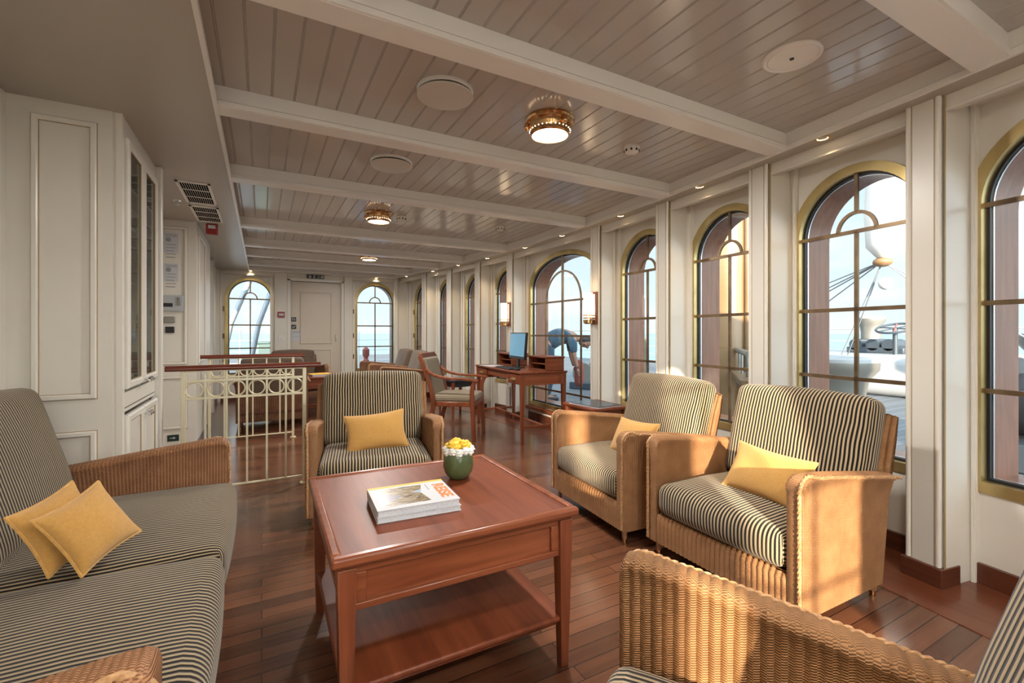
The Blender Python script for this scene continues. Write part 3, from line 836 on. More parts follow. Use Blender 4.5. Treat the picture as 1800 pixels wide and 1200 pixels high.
# ------------------------------------------------------------------ soft shapes
def cushion(w, d, h, r=.04, crown=.25, n=18, bulge=.0, seed=0, wr=.004):
    mb = MB(); hx, hy, hz = w/2, d/2, h/2
    tt = [math.sin(PI/2*(-1+2*i/n)) for i in range(n+1)]
    def shape(p):
        q = Vector((p[0]*hx, p[1]*hy, p[2]*hz))
        rr = min(r, hx, hy, hz)
        inn = Vector((max(-hx+rr, min(hx-rr, q.x)), max(-hy+rr, min(hy-rr, q.y)), max(-hz+rr, min(hz-rr, q.z))))
        dl = q-inn
        if dl.length > 1e-9: q = inn + dl.normalized()*rr
        u, v = q.x/hx, q.y/hy
        c = max(0., (1-u*u)*(1-v*v))
        q.z += math.copysign(1, q.z)*min(1, abs(q.z)/(hz*.6))*h*crown*c**.7
        q.y += math.copysign(1, q.y)*bulge*max(0, 1-(q.z/hz)**2)*(1-u*u)
        nn = noise.noise(Vector((q.x*5+seed, q.y*5, q.z*5)))
        q += Vector((0, 0, 1))*nn*wr
        return q
    ax = [((0,1,2), 1), ((0,1,2), -1), ((1,2,0), 1), ((1,2,0), -1), ((2,0,1), 1), ((2,0,1), -1)]
    for (a, b, c), sg in ax:
        def fn(i, j):
            p = [0, 0, 0]; p[a] = tt[i]; p[b] = tt[j]; p[c] = sg
            mb.attr.append(p[0]*hx + ((hz-p[2]*hz)*sg if c == 0 else 0))
            return shape(p)
        mb.grid(fn, n+1, n+1)
    return mb
def throw(name_, w, h, t, loc, rot, label, seed=0):
    root = empty('throw_pillow', loc, rot=rot, label=label, cat='cushion', group='mustard throw pillows')
    n = 22
    def pos(i, j, sg):
        u = math.sin(PI/2*(-1+2*i/n)); v = math.sin(PI/2*(-1+2*j/n))
        x = u*w/2*(1-.09*(1-v*v)); y = v*h/2*(1-.11*(1-u*u))
        z = sg*t/2*max(0., (1-u*u)*(1-v*v))**.42
        z += noise.noise(Vector((u*2+seed, v*2, sg)))*.008*(1-u*u)*(1-v*v)
        return (x, y, z)
    mb = MB(); mb.grid(lambda i, j: pos(i, j, 1), n+1, n+1); mb.grid(lambda i, j: pos(i, j, -1), n+1, n+1)
    mb.build('cover', 'yellow', root, weld=True, angle=80)
    rim = [pos(i, 0, 0) for i in range(n+1)] + [pos(n, j, 0) for j in range(1, n+1)] + [pos(i, n, 0) for i in range(n-1, -1, -1)] + [pos(0, j, 0) for j in range(n-1, 0, -1)]
    MB().tube(rim, .0052, 6, closed=True).build('piping', 'yellowpipe', root)
    return root

# ------------------------------------------------------------------ woven armchairs and sofas
def arm_top(y, D, zf, zr, r=.042):
    z = zf + (zr-zf)*max(0, (y-.05)/(D-.05))**1.25
    if y < r: z = zf - r + math.sqrt(max(0, r*r-(r-y)**2))*1.0
    return z
def woven_seat(name, W, n_seat, label, cat, group=None, D=.64, at=.064, zf=.612, zr=.53, fab='stripe', wa='wick_arm', wf='wick_front',
               backz=.80, cush_h=.50, zb=.075, panel_top=.225, seat_top=.375, apitch=.0125, amp=.0022, rfront=.042, fwd=0.):
    root = empty(name, label=label, cat=cat, group=group)
    pitch = .025; per = 6; aper = 6
    ny = int((D-.03)/apitch)*aper+1
    for sx in (-1, 1):
        xc = sx*(W/2-at/2)
        # cross-section loop, outer bottom -> over the top -> inner bottom
        def loop(y):
            zt = arm_top(y, D, zf, zr, rfront); a = at/2; rr = .03; out = []
            ov = .006
            for k in range(7): out.append((a, zb + (zt-rr-zb)*k/6))
            for k in range(1, 7):
                th = PI/2*k/6; out.append((a-rr+(rr+ov)*math.cos(th), zt-rr+rr*math.sin(th)))
            for k in range(0, 6):
                th = PI/2+PI/2*k/6; out.append((-a+rr+(rr+ov)*math.cos(th), zt-rr+rr*math.sin(th)))
            for k in range(7): out.append((-a, zt-rr - (zt-rr-zb)*k/6))
            fl_ = .020*(y/D)**2      # the flat of the arm widens outwards to the rear
            out = [(x_ + fl_*min(1, max(0, (z_-(zt-.05))/.03)) if x_ > 0 else x_, z_) for x_, z_ in out]
            return out
        mb = MB()
        def fn(i, j):
            y = i*apitch/aper; lp = loop(y); x, z = lp[j]
            d = amp*abs(math.sin(PI*i/aper))-amp/2
            nx = 1 if j < 8 else (-1 if j > 17 else 0); nz = 1 if 7 < j < 18 else 0
            # flare of the back edge
            yy = y - .04*(y/D)**2 + .10*(z/zr)*(y/D)**3
            return (xc + sx*(x+d*nx), yy, z+d*nz)
        NL = len(loop(.3))
        mb.grid(fn, ny, NL)
        o0 = 0; mb.f.append(tuple(range(NL))); mb.f.append(tuple((ny-1)*NL + j for j in range(NL)))
        a = mb.build('arm', wa, root, angle=70)
        lp = loop(0.0)
        # braided edging: up the front, along the outer top edge
        path = [(xc+sx*(at/2-.012), -.006, zb+.01)] + [(xc+sx*(at/2-.012), -.006, zb+(zf-.06-zb)*k/6) for k in range(1, 7)]
        for k in range(1, 6):
            th = PI/2*k/5; path.append((xc+sx*(at/2-.008), .05-.056*math.cos(th), zf-.055+.052*math.sin(th)))
        for k in range(1, 12):
            y = .05+(D-.06)*k/11; path.append((xc+sx*(at/2+.003+.020*(y/D)**2), y-.04*(y/D)**2+.10*(arm_top(y, D, zf, zr)/zr)*(y/D)**3, arm_top(y, D, zf, zr)-.012))
        fine = []
        for p, q in zip(path, path[1:]):
            p, q = Vector(p), Vector(q); k = max(2, int((q-p).length/.005))
            for i in range(k): fine.append(p.lerp(q, i/k))
        for ph in (0, PI):
            tw = [(p.x+.003*math.cos(i*.9+ph), p.y+.003*math.sin(i*.9+ph), p.z+.003*math.sin(i*.9+ph)) for i, p in enumerate(fine)]
            MB().tube(tw, .0052, 5).build('braid', 'wick_braid', a)
    # front panel with ribs
    def rib_panel(x0, x1, fnz, y0, lean, thick, zbot, name_, bow=0):
        n = max(1, int((x1-x0)/pitch)); p = (x1-x0)/n; m_ = n*per+1
        zs_ = 8
        mb = MB()
        for sgn, off in ((-1, 0), (1, thick)):
            def fn(i, j):
                x = x0+(x1-x0)*i/(m_-1); zt = fnz(x); z = zbot+(zt-zbot)*j/(zs_-1)
                d = .006*abs(math.sin(PI*i/per)); t = (z-zbot)
                rnd = .02*max(0, (j-(zs_-2)))
                return (x, y0+off+lean*t+sgn*d+(-sgn)*rnd*.5, z)
            mb.grid(fn, m_, zs_)
        # top cap
        mb.grid(lambda i, j: (x0+(x1-x0)*i/(m_-1), y0+lean*(fnz(x0+(x1-x0)*i/(m_-1))-zbot)+(0.01 if j == 0 else thick-.01), fnz(x0+(x1-x0)*i/(m_-1))+.004), m_, 2)
        return mb.build(name_, wf, root, angle=70)
    xi = W/2-at
    rib_panel(-xi, xi, lambda x: panel_top-.004, .004, 0, .03, zb, 'front_panel')
    xo = W/2-.012
    rib_panel(-xo, xo, lambda x: backz-.03*abs(x/xo)**3, D-.105, .27, .03, zb, 'back_panel')
    MB().box(-xi, xi, .03, D-.03, panel_top-.04, panel_top-.02).build('seat_deck', 'base', root, smooth=False)
    # cushions
    cw = (2*xi-.004)/n_seat
    for k in range(n_seat):
        xc = -xi + cw*(k+.5)+.002
        h = seat_top-panel_top
        cushion(cw-.004, D-.05+fwd, h, .045, .16, seed=k*3.1, bulge=.015).build('seat_cushion', fab, root, (xc, (D-.06)/2-.002-fwd/2, panel_top+h/2+.002), weld=True, angle=80)
        cb = cushion(cw+.03 if n_seat == 1 else cw, cush_h, .13, .05, .20, seed=k*5+2, bulge=.02)
        # local: x width, y height, z thickness
        o = cb.build('back_cushion', fab, root, (xc, D+.0, seat_top+cush_h*.5*math.cos(R(16))-.01), rot=(R(90-16), 0, 0), weld=True, angle=80)
    for sx in (-1, 1):
        for y in (.04, D-.05):
            MB().lathe([(.011, 0), (.012, .012), (.012, .013), (.018, zb+.02)], 12, (sx*(W/2-.045), y, 0)).build('leg', 'legwood', root)
            MB().lathe([(.0125, 0), (.0135, .022)], 12, (sx*(W/2-.045), y, 0)).build('leg_cap', 'copper', root)
    return root
G1 = 'striped wicker armchairs around the wooden table'
ch = woven_seat('wicker_armchair', .805, 1, 'sunlit wicker armchair with striped cushions, right of the coffee table beside the near pillar', 'armchair', G1)
ch.location = (1.775, 1.385, 0); ch.rotation_euler = (0, 0, R(-91))
dup(ch, (1.745, 2.285, 0), R(-95), 'wicker armchair with striped cushions, between the nearest right armchair and the desk')
dup(ch, (.615, 2.83, 0), R(-10), 'wicker armchair with striped cushions, directly behind the coffee table')
fa = woven_seat('wicker_armchair', .805, 1, 'wicker armchair in the bottom right foreground, its arm nearest the camera', 'armchair', G1, wa='wick_bold', apitch=.025, amp=.0062, rfront=.03, zr=.50, D=.70, cush_h=.46)
fa.location = (.470, .675, 0); fa.rotation_euler = (0, 0, R(211.5))
so = woven_seat('wicker_sofa', 1.90, 2, 'long wicker sofa with black and cream striped cushions at left', 'sofa', D=.685, fwd=.035, cush_h=.54, seat_top=.40, backz=.84, apitch=.0125, fab='stripe_sofa_shaded', wa='wick_sofa', wf='wick_dark_front', rfront=.022, at=.088)
so.location = (-.155, 1.875, 0); so.rotation_euler = (0, 0, R(90))
G2 = 'brown upholstered armchairs at the far end'
bc = woven_seat('wicker_armchair', .78, 1, 'brown wicker armchair by the far windows, nearer of the pair behind the desk chair', 'armchair', G2, fab='taupe', wa='wick_dark_arm', wf='wick_dark_front', D=.70, zf=.64, zr=.56, backz=.80)
bc.location = (1.57, 7.42, 0); bc.rotation_euler = (0, 0, R(-90))
dup(bc, (1.57, 8.28, 0), R(-90), 'brown wicker armchair by the far windows, farther of the pair beside the far wall')
dup(bc, (.58, 7.95, 0), R(8), 'brown armchair with rounded back in front of the far door', G2)
dup(bc, (.12, 6.98, 0), R(180), 'brown wicker armchair seen from behind through the railings', G2)

# ------------------------------------------------------------------ throw pillows
def placed(x, y, z, yaw, tilt, roll=0):
    return (x, y, z), (Matrix.Rotation(yaw, 3, 'Z') @ Matrix.Rotation(tilt, 3, 'X') @ Matrix.Rotation(roll, 3, 'Z')).to_euler()
l, r_ = placed(2.07, 1.315, .49, R(-91), R(60), R(-3)); throw('', .38, .235, .12, l, r_, 'mustard pillow with sun stripes on the nearest right armchair', 1)
l, r_ = placed(2.05, 2.17, .49, R(-95), R(62), R(3)); throw('', .36, .235, .12, l, r_, 'mustard pillow on the second right armchair, partly hidden by its arm', 2)
l, r_ = placed(.665, 3.10, .50, R(-10), R(66), R(5)); throw('', .385, .25, .11, l, r_, 'mustard pillow on the armchair behind the coffee table', 3)
l, r_ = placed(-.465, 1.87, .552, R(46), R(62), R(18)); throw('', .195, .21, .10, l, r_, 'front mustard pillow standing on its corner on the striped sofa', 4)
l, r_ = placed(-.545, 1.915, .55, R(54), R(68), R(14)); throw('', .195, .21, .09, l, r_, 'mustard pillow leaning behind the front one on the striped sofa', 5)

# ------------------------------------------------------------------ coffee table
def coffee(name, loc, rz, S, label, cat='table'):
    t = empty(name, loc, rz, label=label, cat=cat)
    h = S/2; top = .55
    MB().box(-h+.02, h-.02, -h+.02, h-.02, top-.022, top-.006).build('tabletop', 'redwood', t, smooth=False)
    mb = MB()
    for a in ((-h, h, -h, -h+.03), (-h, h, h-.03, h), (-h, -h+.03, -h+.03, h-.03), (h-.03, h, -h+.03, h-.03)):
        mb.box(a[0], a[1], a[2], a[3], top-.028, top)
    mb.build('rim', 'redwoodx', t, bevel=.008, seg=3)
    mb = MB()
    for a in ((-h+.018, h-.018, -h+.018, -h+.03), (-h+.018, h-.018, h-.03, h-.018), (-h+.018, -h+.03, -h+.02, h-.02), (h-.03, h-.018, -h+.02, h-.02)):
        mb.box(a[0], a[1], a[2], a[3], top-.04, top-.028)
    mb.build('cornice', 'redwoodx', t, bevel=.004)
    q = h-.045
    for k in range(4):
        ap = MB().box(-q, q, -h+.042, -h+.056, top-.165, top-.04)
        for a in ((-q, q, top-.165, top-.145), (-q, q, top-.06, top-.04), (-q, -q+.05, top-.145, top-.06), (q-.05, q, top-.145, top-.06)):
            ap.box(a[0], a[1], -h+.030, -h+.042, a[2], a[3])
        ap.build('apron', 'redwoodx', t, rz=k*PI/2, bevel=.003)
    for sx in (-1, 1):
        for sy in (-1, 1):
            MB().taper(sx*(h-.042), sy*(h-.042), 0, top-.04, .030, .030, .052, .052, -sx*.0, -sy*.0).build('leg', 'redwoodz', t, bevel=.003)
    s_ = h-.03
    MB().box(-s_, s_, -s_, s_, .155, .175).build('shelf', 'redwood', t, bevel=.008, seg=3)
    MB().box(-s_+.02, s_-.02, -s_+.02, s_-.02, .138, .155).build('shelf_frame', 'redwoodx', t, smooth=False)
    return t
coffee('coffee_table', (.565, 1.682, 0), R(-.6), .80, 'square reddish wooden coffee table with lower shelf, in the foreground centre')
coffee('coffee_table', (.70, 7.15, 0), 0, .70, 'dark wooden coffee table behind the railings at the far end')

# books
def book(loc, rz, w, d, h, label, cover=True):
    t = empty('book', loc, rz, label=label, cat='book', group='picture books on the coffee table')
    MB().box(-w/2, w/2, -d/2, d/2, 0, .0022).build('cover_back', 'whitep', t, bevel=.0006)
    MB().box(-w/2, w/2, -d/2, d/2, h-.0022, h).build('cover_front', 'whitep', t, bevel=.0006)
    MB().box(-w/2, w/2, d/2-.003, d/2, 0, h).build('spine', 'amber', t, smooth=False)
    MB().box(-w/2+.003, w/2-.003, -d/2+.003, d/2-.003, .0022, h-.0022).build('pages', 'pages', t, smooth=False)
    return t
b1 = book((.468, 1.588, .5442), R(-4), .280, .232, .019, 'white picture book, lower of the two on the coffee table')
b2 = book((.466, 1.590, .5633), R(-3), .276, .230, .021, 'white picture book titled REISE with a street photo, topmost of the pair')
z = .0211
MB().box(-.138, .138, .098, .1155, z, z+.0003).build('orange_band', 'amber', b2, smooth=False)
def print_mat():
    m, N, L, b = new_mat('cover_photo')
    t, s = coords(N, L)
    # street scene: pale road wedge, dark facades, blue sky patch
    ax = math_node(N, L, 'ADD', s.outputs[0], .11); ay = math_node(N, L, 'SUBTRACT', s.outputs[1], 0.0)
    n = N.new('ShaderNodeTexNoise'); n.inputs['Scale'].default_value = 1; n.inputs['Detail'].default_value = 5
    mp = N.new('ShaderNodeMapping'); mp.inputs['Scale'].default_value = (25, 110, 1); L.new(t.outputs['Object'], mp.inputs[0]); L.new(mp.outputs[0], n.inputs['Vector'])
    fac = ramp(N, L, n.outputs[0], [(.35, (.015, .013, .012)), (.46, (.20, .12, .045)), (.56, (.45, .37, .24)), (.66, (.05, .045, .04))])
    # road cone at the left: |y| < (0.03 - x-dist)
    cone = math_node(N, L, 'LESS_THAN', math_node(N, L, 'ABSOLUTE', math_node(N, L, 'ADD', ay, .01)), math_node(N, L, 'MULTIPLY', math_node(N, L, 'SUBTRACT', -.035, s.outputs[0]), .85))
    mx = N.new('ShaderNodeMixRGB'); L.new(cone, mx.inputs[0]); L.new(fac, mx.inputs[1]); mx.inputs[2].default_value = (.20, .18, .21, 1)
    sky = math_node(N, L, 'LESS_THAN', math_node(N, L, 'ABSOLUTE', math_node(N, L, 'SUBTRACT', ay, .015)), math_node(N, L, 'MULTIPLY', math_node(N, L, 'ADD', s.outputs[0], .0), .55))
    m2 = N.new('ShaderNodeMixRGB'); L.new(sky, m2.inputs[0]); L.new(mx.outputs[0], m2.inputs[1]); m2.inputs[2].default_value = (.36, .48, .60, 1)
    L.new(m2.outputs[0], b.inputs['Base Color']); b.inputs['Roughness'].default_value = .25
    return m
M['photo'] = print_mat()
MB().add([(-.122, -.088, z+.0003), (.045, -.088, z+.0003), (.03, .0, z+.0003), (.05, .082, z+.0003), (-.122, .082, z+.0003)], [(0, 1, 2, 3, 4)]).build('cover_photo', 'photo', b2, smooth=False)
def text_mesh(body, size, mat, parent, loc, rot, name, extr=.0002, sx=1.):
    cu = bpy.data.curves.new(name, 'FONT'); cu.body = body; cu.size = size; cu.extrude = extr
    cu.align_x = 'CENTER'; cu.align_y = 'CENTER'; cu.offset = size*.03
    o = bpy.data.objects.new(name, cu); C.objects.link(o)
    dg = bpy.context.evaluated_depsgraph_get(); me = bpy.data.meshes.new_from_object(o.evaluated_get(dg))
    bpy.data.objects.remove(o); me.materials.clear(); me.materials.append(M[mat])
    n = bpy.data.objects.new(name, me); C.objects.link(n); n.parent = parent; n.location = loc; n.rotation_euler = rot; n.scale = (sx, 1, 1)
    return n
text_mesh('REISE', .058, 'orange', b2, (.105, -.006, z+.0004), (0, 0, R(-90)), 'title', sx=1.1)
for k in range(3): MB().box(.062, .066, .09-.03-k*.02, .09-k*.02-.014, z, z+.0003).build('small_print', 'greyp', b2, smooth=False)

# vase and flowers
v = empty('vase', (.722, 1.795, .5442), label='round green glazed vase on the coffee table', cat='vase')
MB().lathe([(.001, 0), (.030, 0), (.044, .008), (.058, .030), (.064, .055), (.062, .085), (.056, .105), (.052, .112), (.049, .108), (.055, .08), (.055, .05), (.04, .015), (.001, .012)], 48, cap=False).build('body', 'vase', v)
fl = empty('flower_bouquet', (.722, 1.795, .655), label='tight bunch of yellow and white blooms in the green vase', cat='flowers')
def bloom(c, r, mat, nm_, sd=0, sq=.8):
    """ruffled flower head: a ball folded into petal layers"""
    mb = MB(); n = 22
    def fn(i, j):
        ph = PI*i/(n-1); th = 2*PI*j/(2*n)
        u = Vector((math.sin(ph)*math.cos(th), math.sin(ph)*math.sin(th), math.cos(ph)))
        k = 1+.16*math.sin(5*th+3.3*ph*2+sd)*math.sin(ph)+.10*math.sin(9*ph+sd)+.10*noise.noise(u*4+Vector((sd, 0, 0)))
        return Vector(c)+Vector((u.x, u.y, u.z*sq))*r*k
    mb.grid(fn, n, 2*n+1)
    return mb.build(nm_, mat, fl, angle=80)
for k, (x, y, z, r) in enumerate(((-.024, -.012, .026, .027), (.020, -.016, .027, .026), (.0, .024, .028, .028), (-.03, .024, .018, .022), (.034, .016, .020, .022))):
    bloom((x, y, z), r, 'petal', 'yellow_bloom', k*1.7+1)
for k in range(12):
    th = 2*PI*k/12+.2; bloom((.050*math.cos(th), .050*math.sin(th), .004+.006*(k % 2)), .0165, 'wpetal', 'white_bloom', 10+k*1.3, .95)
MB().lathe([(.001, -.05), (.045, -.02), (.05, -.0), (.03, .015), (.001, .02)], 20, cap=False).build('greenery', 'leaf', fl)

# ------------------------------------------------------------------ railings
def railing(y, xl, xr, label):
    t = empty('railing', (0, y, 0), label=label, cat='railing', group='cream metal railings with wooden handrails')
    hr = MB(); n = 14; zt = .892
    prof = [(-.030, 0), (-.032, .012), (-.024, .026), (-.010, .032), (.010, .032), (.024, .026), (.032, .012), (.030, 0), (.018, -.006), (-.018, -.006)]
    hr.prism([(a, b) for a, b in prof], lambda u, v, k: (k, u, zt+v), xl-.1, xr+.115)
    hr.build('handrail', 'rail', t, angle=60)
    b = lambda mb, *a: mb.box(*a)
    for z0, z1 in ((.805, .823), (.683, .699), (.052, .064), (.878, .887)):
        MB().box(xl, xr, -.009, .009, z0, z1).build('cross_rail', 'railmetal', t, bevel=.002)
    for x in (xl, xr):
        MB().box(x-.013, x+.013, -.013, .013, 0, .887).box(x-.03, x+.03, -.03, .03, 0, .008).build('post', 'railmetal', t, bevel=.003)
    k = 6
    for i in range(1, k):
        x = xl+(xr-xl)*i/k
        MB().box(x-.007, x+.007, -.007, .007, .058, .88).build('baluster', 'railmetal', t, bevel=.002)
    for i in range(k):
        x = xl+(xr-xl)*(i+.5)/k; r = .0515
        MB().tube([(x+r*math.cos(2*PI*j/36), 0, .752+r*math.sin(2*PI*j/36)) for j in range(36)], .0055, 8, closed=True).build('ring', 'railmetal', t)
railing(3.87, -.476, .288, 'cream metal railing with ring pattern and wooden handrail, nearer of two')
railing(5.62, -.47, .304, 'cream metal railing with ring pattern and wooden handrail, farther of two')

# ------------------------------------------------------------------ desk
dk = empty('writing_desk', (2.34, 4.10, 0), R(-3.5), label='reddish wooden writing desk with pigeonhole hutch at the broad window', cat='desk')
DW, DL, DH = .54, 1.30, .745
MB().box(-.012, DW+.01, -.012, DL+.012, DH-.022, DH).build('desktop', 'redwood', dk, bevel=.005)
mb = MB()
for y in (.01, DL-.03):
    mb.box(.03, DW-.03, y, y+.018, DH-.14, DH-.022)
    for a in ((.03, DW-.03, DH-.14, DH-.122), (.03, DW-.03, DH-.04, DH-.022), (.03, .07, DH-.122, DH-.04), (DW-.07, DW-.03, DH-.122, DH-.04)):
        yy = y-.008 if y < .1 else y+.018
        mb.box(a[0], a[1], yy, yy+.008, a[2], a[3])
mb.box(DW-.03, DW-.015, .02, DL-.02, DH-.14, DH-.022)
mb.box(.02, .035, .34, DL-.34, DH-.10, DH-.022)
mb.build('apron', 'redwoodx', dk, bevel=.003)
for y0 in (.035, DL-.335):
    d = MB().box(.004, DW-.04, y0, y0+.30, DH-.135, DH-.03).build('drawer', 'redwood', dk, bevel=.004)
    MB().tube([(-.0, y0+.11, DH-.08), (-.022, y0+.12, DH-.084), (-.022, y0+.18, DH-.084), (0, y0+.19, DH-.08)], .005, 8).box(-.001, .004, y0+.10, y0+.20, DH-.095, DH-.065).build('handle', 'brass', d)
for x in (.022, DW-.022):
    for y in (.022, DL-.022):
        MB().taper(x, y, 0, DH-.022, .028, .028, .048, .048).build('leg', 'redwoodz', dk, bevel=.003)
MB().box(.03, DW-.03, .015, .03, .16, .185).box(.03, DW-.03, DL-.03, DL-.015, .16, .185).box(DW/2-.01, DW/2+.01, .02, DL-.02, .162, .183).build('stretcher', 'redwoodx', dk, bevel=.003)
def hutch(y0, y1):
    mb = MB(); x0, x1, z0, z1 = DW-.24, DW-.02, DH, DH+.135
    mb.box(x1-.01, x1, y0, y1, z0, z1).box(x0, x1, y0, y0+.014, z0, z1).box(x0, x1, y1-.014, y1, z0, z1)
    mb.box(x0, x1, y0, y1, z0, z0+.010)
    mb.box(x0+.01, x1, y0+.014, y1-.014, z0+.066, z0+.074)
    h = mb.build('hutch', 'redwoodx', dk, bevel=.002)
    MB().box(x0-.012, x1+.01, y0-.014, y1+.014, z1, z1+.018).build('hutch_top', 'redwood', h, bevel=.005)
hutch(.02, .42); hutch(DL-.42, DL-.02)
mo = empty('monitor', (2.615, 4.69, DH), R(-8), label='flat computer monitor with blue screen on the desk', cat='monitor')
MB().box(-.045, .055, -.12, .12, 0, .012).build('foot', 'black', mo, bevel=.004)
MB().box(.01, .03, -.03, .03, .01, .25).build('stand', 'black', mo, bevel=.004)
MB().box(-.012, .018, -.245, .245, .10, .41).build('bezel', 'black', mo, bevel=.004, rot=(0, R(4), 0))
MB().box(-.0135, -.012, -.232, .232, .135, .398).build('screen', 'screen', mo, smooth=False, rot=(0, R(4), 0))
kb = empty('keyboard', (2.46, 4.62, DH), R(-6), label='black computer keyboard lying on the desk', cat='keyboard')
MB().box(-.07, .07, -.21, .21, 0, .014).build('case', 'black', kb, bevel=.004)
mb = MB()
for i in range(5):
    for j in range(15): mb.box(-.058+i*.024, -.038+i*.024, -.198+j*.0267, -.176+j*.0267, .014, .019)
mb.build('key', 'greykey', kb, smooth=False)
tag(MB().box(-.03, .03, -.018, .018, 0, .02).build('computer_mouse', 'black', None, (2.43, 4.34, DH), bevel=.008), 'black computer mouse beside the keyboard', 'mouse')
tag(MB().box(-.105, .105, -.15, .15, 0, .004).build('desk_paper', 'whitep', None, (2.50, 5.08, DH), R(5), smooth=False), 'sheet of white paper on the far end of the desk', 'paper')

# desk chair
dc = empty('desk_chair', (2.13, 4.68, 0), R(53), label='wooden armchair with upholstered back and seat, pulled out from the desk', cat='chair')
# local front = -y
W_, D_ = .54, .50
mb = MB().box(-.24, .24, 0, .47, .36, .41); mb.build('seat_rail', 'redwoodx', dc, bevel=.006)
cushion(.47, .47, .08, .035, .25).build('seat', 'taupestripe', dc, (0, .235, .44), weld=True, angle=80)
def smoothpath(ps, k=6):
    out = []
    ps = [Vector(p) for p in ps]
    for i in range(len(ps)-1):
        p0, p1, p2, p3 = ps[max(i-1, 0)], ps[i], ps[i+1], ps[min(i+2, len(ps)-1)]
        for j in range(k):
            t = j/k
            out.append(.5*((2*p1)+(-p0+p2)*t+(2*p0-5*p1+4*p2-p3)*t*t+(-p0+3*p1-3*p2+p3)*t**3))
    out.append(ps[-1]); return out
def sweep(path, w, h):
    mb = MB(); P_ = [Vector(p) for p in path]; o = 0
    for i, p in enumerate(P_):
        t = (P_[min(i+1, len(P_)-1)]-P_[max(i-1, 0)]).normalized(); a = Vector((1, 0, 0)); b_ = t.cross(a).normalized()
        for u, v_ in ((-1, -1), (1, -1), (1, 1), (-1, 1)): mb.v.append(tuple(p+a*u*w/2+b_*v_*h/2))
    for i in range(len(P_)-1):
        for j in range(4): mb.f.append((i*4+j, i*4+(j+1) % 4, i*4+4+(j+1) % 4, i*4+4+j))
    mb.f += [(0, 1, 2, 3), tuple((len(P_)-1)*4+j for j in range(4))]
    return mb
for sx in (-1, 1):
    x = sx*.245
    sweep(smoothpath([(x, .53, 0), (x, .49, .20), (x, .45, .38), (x, .49, .60), (x, .60, .90)]), .03, .045).build('rear_leg', 'redwoodz', dc, bevel=.004)
    sweep(smoothpath([(x, .0, 0), (x, .01, .2), (x, .02, .40), (x, .02, .55), (x, -.01, .635)]), .035, .042).build('front_leg', 'redwoodz', dc, bevel=.004)
    sweep(smoothpath([(x, -.04, .635), (x, .10, .655), (x, .30, .665), (x, .45, .70), (x, .53, .76)]), .045, .028).build('armrest', 'redwoodx', dc, bevel=.006)
MB().box(-.235, .235, .585, .615, .86, .93).build('top_rail', 'redwoodx', dc, bevel=.006)
o = cushion(.43, .47, .05, .02, .15).build('back_pad', 'taupestripe', dc, (0, .515, .65), rot=(R(76), 0, 0), weld=True, angle=80)

# side tables
def side_table(loc, rz, lb, black=False):
    t = empty('side_table', loc, rz, label=lb, cat='side table')
    MB().box(-.20, .20, -.24, .24, .475, .50).build('tabletop', 'redwood' if not black else 'darkblue', t, bevel=.005)
    for sx in (-1, 1):
        for sy in (-1, 1): MB().taper(sx*.165, sy*.205, 0, .475, .026, .026, .04, .04).build('leg', 'redwoodz', t, bevel=.002)
    MB().box(-.17, .17, -.21, .21, .40, .475).build('apron', 'redwoodx' if not black else 'black', t, bevel=.002)
    MB().box(-.17, .17, -.21, .21, .14, .155).build('shelf', 'redwood', t, bevel=.002)
    return t
side_table((2.68, 3.33, 0), R(-4), 'small wooden side table at the window, between armchair and desk')
side_table((2.45, 6.15, 0), R(6), 'dark topped side table beyond the desk chair', True)
mg = empty('magazine', (2.65, 3.30, .50), R(6), label='dark covered magazine lying on the side table at the window', cat='magazine')
MB().box(-.14, .14, -.19, .19, 0, .012).build('pages', 'whitep', mg, smooth=False)
MB().box(-.143, .143, -.193, .193, .012, .015).build('cover', 'darkblue', mg, smooth=False)
bk = empty('book', (.72, 6.98, .5442), R(12), label='yellow book lying on the far coffee table', cat='book')
MB().box(-.13, .13, -.1, .1, 0, .03).build('pages', 'whitep', bk, smooth=False)
MB().box(-.133, .133, -.103, .103, .03, .034).build('cover', 'amber', bk, smooth=False)
tag(MB().box(-.045, .045, -.012, 0, -.14, .14).build('wall_vent', 'ceramic', None, (2.925, 5.478, .30), R(-90), bevel=.003), 'white vented box low on the pillar under the desk', 'wall vent')

# ------------------------------------------------------------------ outside
struct('deck', MB().box(3.2, 13.5, -8, 26, -.14, -.04).box(-9, 3.2, 9.46, 26, -.14, -.04).box(-9, 3.2, -8, -1.9, -.14, -.04), 'deck', smooth=False)
struct('sea', MB().box(-3000, 3000, -3000, 3000, -4.2, -4.0), 'sea', smooth=False)
def rail_out(pts, lb):
    t = empty('deck_railing', label=lb, cat='railing')
    for k, (x, y) in enumerate(pts):
        MB().tube([(x, y, -.04), (x, y, 1.25)], .02, 8).build('stanchion', 'whitesteel', t)
    for z in (1.25, .95, .65, .35):
        MB().tube([(x, y, z) for x, y in pts], .012 if z < 1.2 else .022, 6).build('rail', 'whitesteel', t)
rail_out([(13.2, y) for y in range(-6, 26, 2)], 'white deck railing along the ship side beyond the windows')
rail_out([(x, 14) for x in (-8, -6, -4, -2, -.5, .5, 1.5, 2.5, 3.5, 4.5, 5.5)], 'white deck railing seen through the far windows')
def pt(px, d):    # plan point seen in a given direction: only used to write down positions once
    pass
